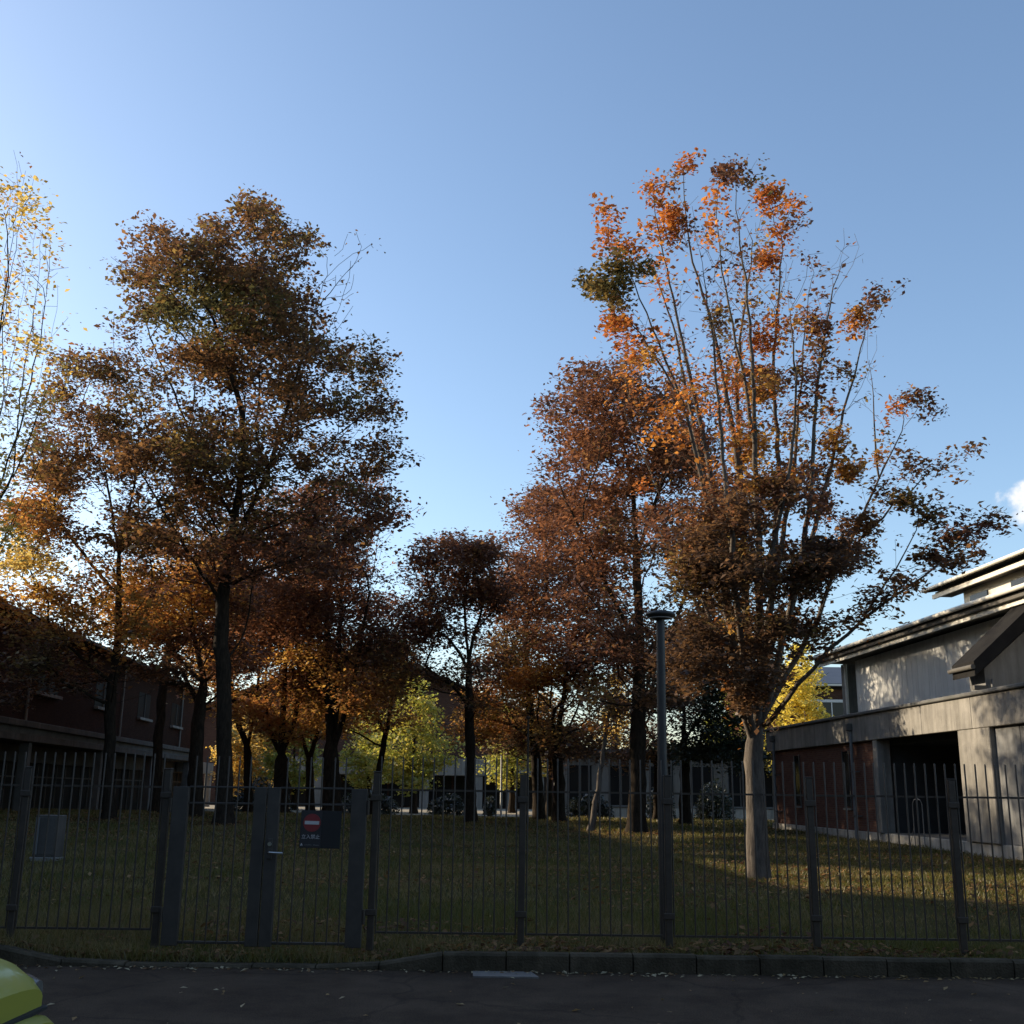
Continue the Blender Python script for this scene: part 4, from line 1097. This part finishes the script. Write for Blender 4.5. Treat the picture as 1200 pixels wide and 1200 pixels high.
# --- slate-roofed building far right
Eb = Bld('slate_roofed_building', 'distant building with blue-grey slate roof and white window frames behind the pointed ginkgo', 'building', 24, 86, 0.0, .28)
Eb.box('wall', 'brick_f', 19, 36, 86, 98, .28, 9.6)
Eb.mb(MB().prism([(85.2, 9.75), (85.2, 10.0), (92, 12.0), (98.8, 10.0), (98.8, 9.75), (92, 11.7)], 18.3, 36.7, 'x'), 'roof', 'roof_far')
Eb.box('gutter', 'cream', 18.3, 36.7, 85.02, 85.17, 9.8, 9.93)
for X in (22.6, 26.8, 31.0):
    for z in (3.6, 7.1):
        wn = Eb.box('window', 'glass', X, X + 3.2, 85.92, 85.99, z, z + 1.5)
        Eb.box('window_frame', 'white_trim', X - .12, X + 3.32, 85.82, 85.915, z + 1.505, z + 1.72, parent=wn)
        Eb.box('sill', 'white_trim', X - .12, X + 3.32, 85.75, 85.915, z - .2, z - .005, parent=wn)
        for q in (0, 1.06, 2.14):
            Eb.box('mullion', 'white_trim', X + q, X + q + .07, 85.85, 85.915, z, z + 1.5, parent=wn)

# ------------------------------------------------------------------ fence, gate and sign
BAR_TOP, RAIL_Z, LOW_Z, FOOT = 1.985, 1.65, .27, .10
bar_me = {}
def bar_mesh(z0, z1, r=.0085):
    k = (round(z0, 3), round(z1, 3))
    if k not in bar_me:
        bar_me[k] = MB().tube([(0, 0, z0), (0, 0, z1 - .01), (0, 0, z1)], [r, r, r * .6], 6).mesh('bar', MAT['steel'])
    return bar_me[k]
post_me = MB().box(-.034, .034, -.034, .034, 0, 1.72, .006).mesh('post', MAT['steel'])
cap_me = MB().box(-.038, .038, -.038, .038, 1.722, 1.735, .005).mesh('post_cap', MAT['steel'])
brk_me = MB().box(-.055, .055, -.052, -.036, -.03, .03, .005).mesh('bracket', MAT['steel'])
rf_ = random.Random(5)
def fence_post(parent, x):
    p = link_mesh('post', post_me, parent, (x, 0, 0), (rf_.uniform(-.006, .006), rf_.uniform(-.008, .008), 0))
    link_mesh('post_cap', cap_me, p)
    for z in (.36, RAIL_Z - FOOT - .08):
        link_mesh('bracket', brk_me, p, (0, 0, z))
def fence_panel(parent, x0, x1):
    a, b = x0 + .05, x1 - .05
    pn = MB().box(a, b, -.008, .008, RAIL_Z - FOOT - .010, RAIL_Z - FOOT + .010).build('top_rail', MAT['steel'], parent)
    MB().box(a, b, -.008, .008, LOW_Z - FOOT - .010, LOW_Z - FOOT + .010).build('bottom_rail', MAT['steel'], parent)
    n = 14
    me = bar_mesh(LOW_Z - FOOT - .01, BAR_TOP - FOOT)
    for k in range(n):
        link_mesh('bar', me, pn, (x0 + (x1 - x0) * (k + .5) / n + rf_.uniform(-.003, .003), -.017, 0), (rf_.uniform(-.003, .003), rf_.uniform(-.003, .003), 0))
def fence(label, xs, last_panel=True):
    root = tag(empty('bar_fence', (0, FENCE_Y, FOOT)), label, 'fence', None)
    for x in xs: fence_post(root, x)
    for a, b in zip(xs[:-1], xs[1:]): fence_panel(root, a, b)
    return root
fence('dark steel bar fence right of the gate, standing behind the kerb', [-1.36, .141, 1.623, 3.098, 4.556, 6.03, 7.5])
fence('dark steel bar fence left of the gate', [-7.9, -6.42, -4.947, -3.50])

def gate_leaf(label, xh, xm, lever):
    """xh hinge side, xm meeting side"""
    yb = FENCE_Y - .06
    root = tag(empty('gate_leaf', (xh, yb, FOOT)), label, 'gate')
    s_ = 1 if xm > xh else -1
    L = abs(xm - xh)
    def bx(name, a, b, y0, y1, z0, z1, bev=.004, parent=root, mat='gate_steel'):
        return MB().box(min(s_ * a, s_ * b), max(s_ * a, s_ * b), y0, y1, z0, z1, bev).build(name, MAT[mat], parent)
    h = bx('stile', .02, .18, -.03, .03, .03, 1.555)
    for z in (.25, 1.3):
        MB().tube([(s_ * .004, -.02, z), (s_ * .004, -.02, z + .14)], .016, 8).build('hinge', MAT['steel'], h)
    mstile = bx('stile', L - .128, L - .004, -.03, .03, .03, 1.56)
    bx('top_rail', .181, L - .129, -.012, .012, 1.545, 1.565)
    bx('middle_rail', .181, L - .129, -.012, .012, 1.385, 1.405)
    bx('bottom_rail', .181, L - .129, -.014, .014, .05, .075)
    me = bar_mesh(.05, BAR_TOP - FOOT - .02)
    n = int((L - .31) / .106)
    for k in range(n):
        link_mesh('bar', me, root, (s_ * (.181 + (L - .31) * (k + .5) / n), -.024, 0), (0, rf_.uniform(-.003, .003), 0))
    if lever:
        hd = MB().box(-2.42 - xh - .0, -2.37 - xh, -.045, -.031, .86, 1.06, .004).build('handle_plate', MAT['gate_steel'], root)
        MB().tube([(-2.392 - xh, -.04, .925), (-2.392 - xh, -.085, .925), (-2.38 - xh, -.09, .925), (-2.255 - xh, -.09, .92)], .011, 8).build('lever', MAT['chrome'], hd)
        MB().tube([(-2.398 - xh, -.044, 1.005), (-2.398 - xh, -.056, 1.005)], .02, 12).build('lock_cylinder', MAT['chrome'], hd)
    return root
gate_leaf('left leaf of the grey steel gate, without a handle', -3.44, -2.462, False)
gate_leaf('right leaf of the grey steel gate with lever handle', -1.42, -2.456, True)

MAT['sign_black'] = simple('sign_black', (.016, .014, .012), (.012, .011, .010), 8, .6)
MAT['sign_navy'] = simple('sign_print', (.034, .031, .030), (.027, .025, .024), 8, .5)
MAT['sign_red'] = simple('sign_red', (.25, .032, .032), (.22, .030, .030), 10, .45)
MAT['sign_white'] = simple('sign_white', (.55, .52, .50), (.48, .46, .44), 10, .45)
def text_mesh(name, txt, size, mat, parent, loc, width=None):
    cu = bpy.data.curves.new(name, 'FONT'); cu.body = txt; cu.size = size
    to = bpy.data.objects.new(name + '_c', cu); C.objects.link(to)
    bpy.context.view_layer.update()
    me = bpy.data.meshes.new_from_object(to.evaluated_get(bpy.context.evaluated_depsgraph_get()))
    bpy.data.objects.remove(to, do_unlink=True)
    co = np.array([v.co[:] for v in me.vertices])
    if len(co) == 0: return None
    k = (width / (co[:, 0].max() - co[:, 0].min())) if width else 1.0
    x0 = co[:, 0].min()
    for v in me.vertices:
        v.co = ((v.co.x - x0) * k, 0, v.co.y * k)
    me.materials.clear(); me.materials.append(mat); me.name = name
    return link_mesh(name, me, parent, loc)
SX, SZ = -2.10, 1.075
sg = tag(empty('warning_sign', (SX, FENCE_Y - .115, SZ), 0), 'black sign board with red no-entry disc and white characters on the gate', 'sign')
sg.rotation_euler = (0, R(1.0), 0)
MB().box(0, .41, 0, .006, 0, .365, .002).build('board', MAT['sign_black'], sg)
MB().box(.004, .212, -.003, -.0005, .004, .361).build('printed_panel', MAT['sign_navy'], sg)
disc = MB().tube([(.115, -.0035, .245), (.115, -.0065, .245)], .088, 40).build('no_entry_disc', MAT['sign_red'], sg)
MB().box(.115 - .073, .115 + .073, -.0095, -.0068, .228, .262).build('white_bar', MAT['sign_white'], disc)
text_mesh('lettering', '立入禁止', .05, MAT['sign_white'], sg, (.02, -.0045, .092), .182)
MB().prism([(.012, .02), (.02, .02), (.024, .03), (.028, .02), (.036, .02), (.027, .044), (.021, .044)], -.006, -.0045, 'y').build('emblem', MAT['sign_white'], sg)
lm = MB()
xx = .052
rl = random.Random(2)
for k in range(14):
    if k == 8: xx += .014
    wd = rl.choice((.005, .006, .007))
    lm.box(xx, xx + wd, -.006, -.0045, .024, .024 + rl.choice((.008, .009, .012)))
    xx += wd + .004
lm.build('small_print', MAT['grey_wall'], sg)

# light pole behind the fence
px_, py_ = float(at(780, 1085, 12.3)[0]), 12.3
lp = tag(empty('light_pole', (px_, py_, .1), 0), 'tall slim grey light pole with flat disc head behind the fence', 'street lamp')
MB().tube([(0, 0, 0), (0, 0, 1.75), (0, 0, 1.9), (.01, 0, 3.45)], [.062, .060, .052, .047], 16).build('pole', MAT['pole'], lp)
MB().box(-.075, .075, -.075, .075, .0, .03, .006).build('base_plate', MAT['pole'], lp)
MB().box(-.03, .03, -.068, -.058, .62, .86, .004).build('access_door', MAT['pole'], lp)
hd = MB().lathe([(.05, 0), (.13, .02), (.165, .045), (.168, .062), (.15, .08), (.07, .098), (.01, .10)], (.01, 0, 3.44), 28).build('lamp_head', MAT['pole'], lp)
MB().lathe([(.125, -.002), (.13, .006)], (.01, 0, 3.452), 28).build('diffuser', MAT['sign_white'], hd)

# slim lamp post and pale post in the middle distance
q = at(618, 958, 47); gz = float(ground_z(q[0], q[1]))
lp2 = tag(empty('park_lamp', (q[0], q[1], gz)), 'short slim dark lamp post in the middle of the lawn', 'street lamp')
hgt = float(at(618, 843, 47)[2]) - gz
MB().tube([(0, 0, 0), (0, 0, .5), (0, 0, hgt)], [.06, .05, .04], 10).build('pole', MAT['steel'], lp2)
MB().lathe([(.03, 0), (.09, .03), (.10, .10), (.05, .14)], (0, 0, hgt), 14).build('lamp_head', MAT['steel'], lp2)
q = at(587, 956, 58)
pp = MB().tube([(0, 0, 0), (0, 0, float(at(587, 884, 58)[2]) - .3)], .055, 10).lathe([(.09, 0), (.09, .04)], (0, 0, 0), 10)
o_ = pp.build('slim_post', MAT['white_trim'], None); o_.location = (q[0], q[1], .28)
tag(o_, 'slim pale post on the plaza between the middle tree and the lamp post', 'post')

# grey utility box on the grassy rise
q = at(57, 990, 20.0)
gz = float(ground_z(q[0], 20.0))
ub = tag(empty('utility_box', (q[0], 20.0, gz), R(-12)), 'grey metal utility box on the grass behind the left fence', 'utility box')
hb = float(at(57, 955, 20)[2]) - gz
MB().box(-.21, .21, -.14, .14, .06, hb, .01).build('cabinet', MAT['concrete_shaded'], ub)
MB().box(-.19, -.12, -.155, -.142, .1, hb - .04, .004).build('side_strip', MAT['grey_wall'], ub)
MB().box(-.10, .19, -.152, -.142, .1, hb - .04, .004).build('door', MAT['concrete_shaded'], ub)
MB().box(-.24, .24, -.17, .17, -.05, .058, .01).build('base', MAT['concrete'], ub)

# ------------------------------------------------------------------ shrubs at the far edge of the lawn
HG = 'dark shrubs along the far edge of the lawn'
def shrub(label, px0, px1, ytop, Y, seed):
    rng = np.random.default_rng(seed)
    a, b = at(px0, 940, Y), at(px1, 940, Y)
    top = float(at((px0 + px1) / 2, ytop, Y)[2])
    cx = (a[0] + b[0]) / 2; hw = (b[0] - a[0]) / 2; gz = .26
    n = int(900 * hw * 1.6) + 900
    u = rng.normal(0, 1, (n, 3)); u /= np.linalg.norm(u, axis=1)[:, None]; u *= rng.uniform(.55, 1, (n, 1))
    u[:, 2] = np.abs(u[:, 2])
    h = top - gz
    pos = u * np.array([hw, .9, h]); pos[:, 2] += .05 + (vnoise(pos + 50, .8, seed) - .5) * .4
    root = tag(empty('shrub', (cx, Y, gz)), label, 'shrub', HG)
    link_mesh('foliage', leaf_mesh('foliage', pos, tint_for(pos, PAL['hedge'], rng, seed), .15, rng, MAT['leaf_dark'], flat=1.0), root)
    sm = MB()
    for k in range(5):
        t = rng.uniform(-.6, .6)
        sm.tube([(t * hw * .4, 0, -.05), (t * hw, rng.uniform(-.2, .2), h * .6)], [.05, .02], 6)
    sm.build('stems', MAT['bark'], root)
shrub('wide low dark shrub under the yellow ginkgo right of the sign', 392, 470, 925, 63, 1)
shrub('dark shrub behind the slim tree beside the biggest trunk', 262, 345, 912, 62, 2)
shrub('low dark shrub under the ginkgo left of the middle tree', 500, 548, 930, 64, 3)
shrub('dark shrub right of the middle tree trunk', 566, 582, 934, 63, 4)
shrub('dark shrub behind the low-forked tree', 660, 720, 928, 63, 5)
shrub('dark shrub left of the evergreen trunk', 755, 792, 920, 62, 6)
shrub('wide dark shrub under the evergreen', 812, 862, 915, 60, 7)

# ------------------------------------------------------------------ parked car, its nose at the lower left
MAT['car_paint'] = simple('lime_paint', (.36, .35, .055), (.35, .34, .052), 2, .35, 0)
MAT['car_paint'].node_tree.nodes['Principled BSDF'].inputs['Coat Weight'].default_value = .3
MAT['rubber'] = simple('rubber', (.02, .02, .02), (.015, .015, .015), 10, .8)
MAT['lamp_glass'] = simple('lamp_lens', (.16, .15, .14), (.10, .10, .09), 12, .2)
def loft(st, n=32, ex=3.2):
    """st: (x, half width, z bottom, z top)"""
    v = []; f = []
    for (x, hw, zb, zt) in st:
        for k in range(n):
            th = 2 * math.pi * (k + .5) / n
            c, s_ = math.cos(th), math.sin(th)
            y = hw * math.copysign(abs(c) ** (2 / ex), c)
            z = (zb + zt) / 2 + (zt - zb) / 2 * math.copysign(abs(s_) ** (2 / ex), s_)
            v.append((x, y, z))
    for i in range(len(st) - 1):
        for k in range(n):
            k2 = (k + 1) % n
            f.append((i * n + k, i * n + k2, (i + 1) * n + k2, (i + 1) * n + k))
    m = MB().add(v, f, True)
    m.add(v[:n], [tuple(range(n))[::-1]], True); m.add(v[-n:], [tuple(range(n))], True)
    return m
car = tag(empty('parked_car', (-2.29, 5.2, -.01)), 'lime green small car parked at the lower left corner', 'car')
bd = loft([(-3.72, .5, .45, .75), (-3.68, .66, .36, .9), (-3.5, .76, .3, 1.0), (-3.0, .8, .28, 1.02), (-1.5, .8, .28, 1.0), (-1.0, .8, .28, .96), (-.55, .79, .3, .955), (-.3, .775, .34, .915), (-.14, .755, .4, .86), (-.05, .73, .47, .79), (0, .69, .54, .72)]).build('body', MAT['car_paint'], car)
loft([(-.62, .805, .26, .585), (-.3, .80, .25, .59), (-.1, .785, .25, .595), (.03, .75, .26, .595), (.09, .68, .30, .57)], ex=4.5).build('front_bumper', MAT['car_paint'], car)
loft([(-.60, .792, .588, .606), (-.3, .787, .588, .606), (-.1, .768, .588, .606), (.012, .73, .588, .606), (.03, .69, .588, .606)], ex=6).build('bumper_seam', MAT['rubber'], car)
loft([(-3.5, .60, .95, 1.35), (-3.3, .64, .95, 1.46), (-2.6, .66, .95, 1.53), (-1.9, .65, .95, 1.5), (-1.55, .62, .95, 1.38), (-1.0, .58, .93, 1.0)], ex=4).build('cabin', MAT['car_paint'], car)
for s_ in (-1, 1):
    for (x0, x1) in ((-3.2, -2.45), (-2.4, -1.65)):
        MB().prism([(x0 + .06, 1.02), (x1, 1.02), (x1 - .08, 1.4), (x0 + .12, 1.4)], s_ * .655, s_ * .672, 'y').build('side_window', MAT['glass'], car)
    hl = loft([(-.34, .05, .62, .74), (-.2, .085, .605, .75), (-.1, .085, .60, .745), (-.035, .06, .61, .715)], 16, 2.6).build('headlight', MAT['lamp_glass'], car)
    hl.location = (0, s_ * .715, 0)
    MB().box(-1.75, -1.6, s_ * .80, s_ * .98, 1.0, 1.12, .03).build('door_mirror', MAT['car_paint'], car)
    for x in (-.72, -2.95):
        ty = MB().tube([(0, -.09, 0), (0, .09, 0)], .29, 24).build('tyre', MAT['rubber'], car)
        ty.location = (x, s_ * .715, .29)
        MB().tube([(0, -.096, 0), (0, .096, 0)], .185, 20).build('rim', MAT['chrome'], ty)
MB().prism([(-1.53, 1.37), (-1.52, 1.385), (-1.03, 1.02), (-1.04, 1.0)], -.52, .52, 'y').build('windscreen', MAT['glass'], car)

# ------------------------------------------------------------------ grass and fallen leaves
rng = np.random.default_rng(101)
def scatter(n, x0, x1, y0, y1, wid=True):
    y = rng.uniform(y0, y1, n)
    x = rng.uniform(x0, x1, n)
    return x, y
def blades(zones):
    P = []; H = []; W = []; Cc = []
    for (n, y0, y1, h, wd, spread) in zones:
        y = rng.uniform(y0, y1, n)
        half = y * .52 + 1.5
        x = rng.uniform(-1, 1, n) * half
        p = np.stack([x, y, ground_z(x, y) - .01], 1)
        tuft = vnoise(p, .45, 5) * .6 + vnoise(p, 1.7, 6) * .6
        keep = rng.uniform(0, 1, n) < np.clip((tuft - .32) * 2.6, .22, 1)
        p = p[keep]; tuft = tuft[keep]
        P.append(p); m = len(p)
        weed = ss(0, -4, p[:, 0]) * ss(18, 12, p[:, 1])
        H.append(h * rng.uniform(.5, 1.3, m) * (.6 + .7 * tuft) * (1 + .5 * weed)); W.append(np.full(m, wd))
        pal = np.array([(.105, .100, .020), (.082, .086, .018), (.140, .116, .034), (.200, .150, .062), (.066, .074, .017)])
        k = np.clip(((vnoise(p, 1.1, 9) * .8 + rng.uniform(0, .6, m)) / 1.4 * 5).astype(int), 0, 4)
        Cc.append(pal[k] * rng.uniform(.75, 1.25, (m, 1)))
    P = np.vstack(P); H = np.concatenate(H); W = np.concatenate(W); Cc = np.vstack(Cc)
    n = len(P)
    th = rng.uniform(0, 2 * math.pi, n)
    d = np.stack([np.cos(th), np.sin(th), np.zeros(n)], 1) * (W * .5)[:, None]
    le = np.stack([rng.normal(0, .45, n) * H, rng.normal(0, .45, n) * H, H], 1)
    v = np.empty((n, 3, 3)); v[:, 0] = P - d; v[:, 1] = P + d; v[:, 2] = P + le
    return np_mesh('grass', v.reshape(-1, 3), np.arange(n * 3), 3, MAT['grass'], False, np.repeat(Cc, 3, axis=0)), n
gme, ng = blades([(120000, 11.27, 15, .085, .010, 1), (110000, 15, 24, .085, .016, 1), (90000, 24, 40, .09, .03, 1), (50000, 40, 61, .10, .05, 1)])
tag(link_mesh('grass', gme), 'dull olive autumn grass covering the lawn behind the fence', 'grass', kind='stuff')
# dry leaves on the lawn
n = 44000
y = 11.4 + (rng.uniform(0, 1, n) ** 1.3) * 46
x = rng.uniform(-1, 1, n) * (y * .5 + 1)
p = np.stack([x, y, np.zeros(n)], 1)
dr_ = []
for (cx_, cy_, k_) in [(4.5, 20.3, 900), (4.6, 39.5, 900), (-8.3, 33, 900), (-12.6, 35.5, 500), (-1.8, 48, 500), (2.6, 52, 400)]:
    dr_.append(np.stack([rng.normal(cx_, 1.5, k_), rng.normal(cy_, 1.5, k_), np.zeros(k_)], 1))
fx_ = rng.uniform(-6, 8, 1500)
dr_.append(np.stack([fx_, 11.42 + np.abs(rng.normal(0, .22, 1500)) * (.3 + vnoise(np.stack([fx_, fx_ * 0, fx_ * 0], 1), .8, 3)), np.zeros(1500)], 1))
keep = vnoise(p, 2.6, 12) * .7 + vnoise(p, .7, 14) * .45 + rng.uniform(-.16, .16, n) > .60
p = np.vstack([p[keep]] + dr_); p[:, 2] = ground_z(p[:, 0], p[:, 1]) + rng.uniform(.01, .07, len(p))
pal = [(.16, .08, .035), (.23, .13, .055), (.11, .055, .03), (.30, .19, .085)]
tag(link_mesh('fallen_leaves', leaf_mesh('fallen_leaves', p, tint_for(p, pal, rng, 3), .075, rng, MAT['litter'], flat=.35)), 'dry brown leaves scattered over the lawn', 'leaves', kind='stuff')
# and a few on the road and in the gutter
n = 760
y = np.concatenate([rng.uniform(4.5, 11.0, 260), 11.12 - np.abs(rng.normal(0, .09, 500))])
x = rng.uniform(-7, 7, n)
p = np.stack([x, y, rng.uniform(.006, .014, n)], 1)
pal = [(.36, .27, .14), (.30, .20, .09), (.42, .35, .22), (.20, .12, .06)]
tag(link_mesh('road_leaves', leaf_mesh('road_leaves', p, tint_for(p, pal, rng, 4), .052, rng, MAT['litter'], flat=.22)), 'few pale dry leaves scattered on the road', 'leaves', kind='stuff')
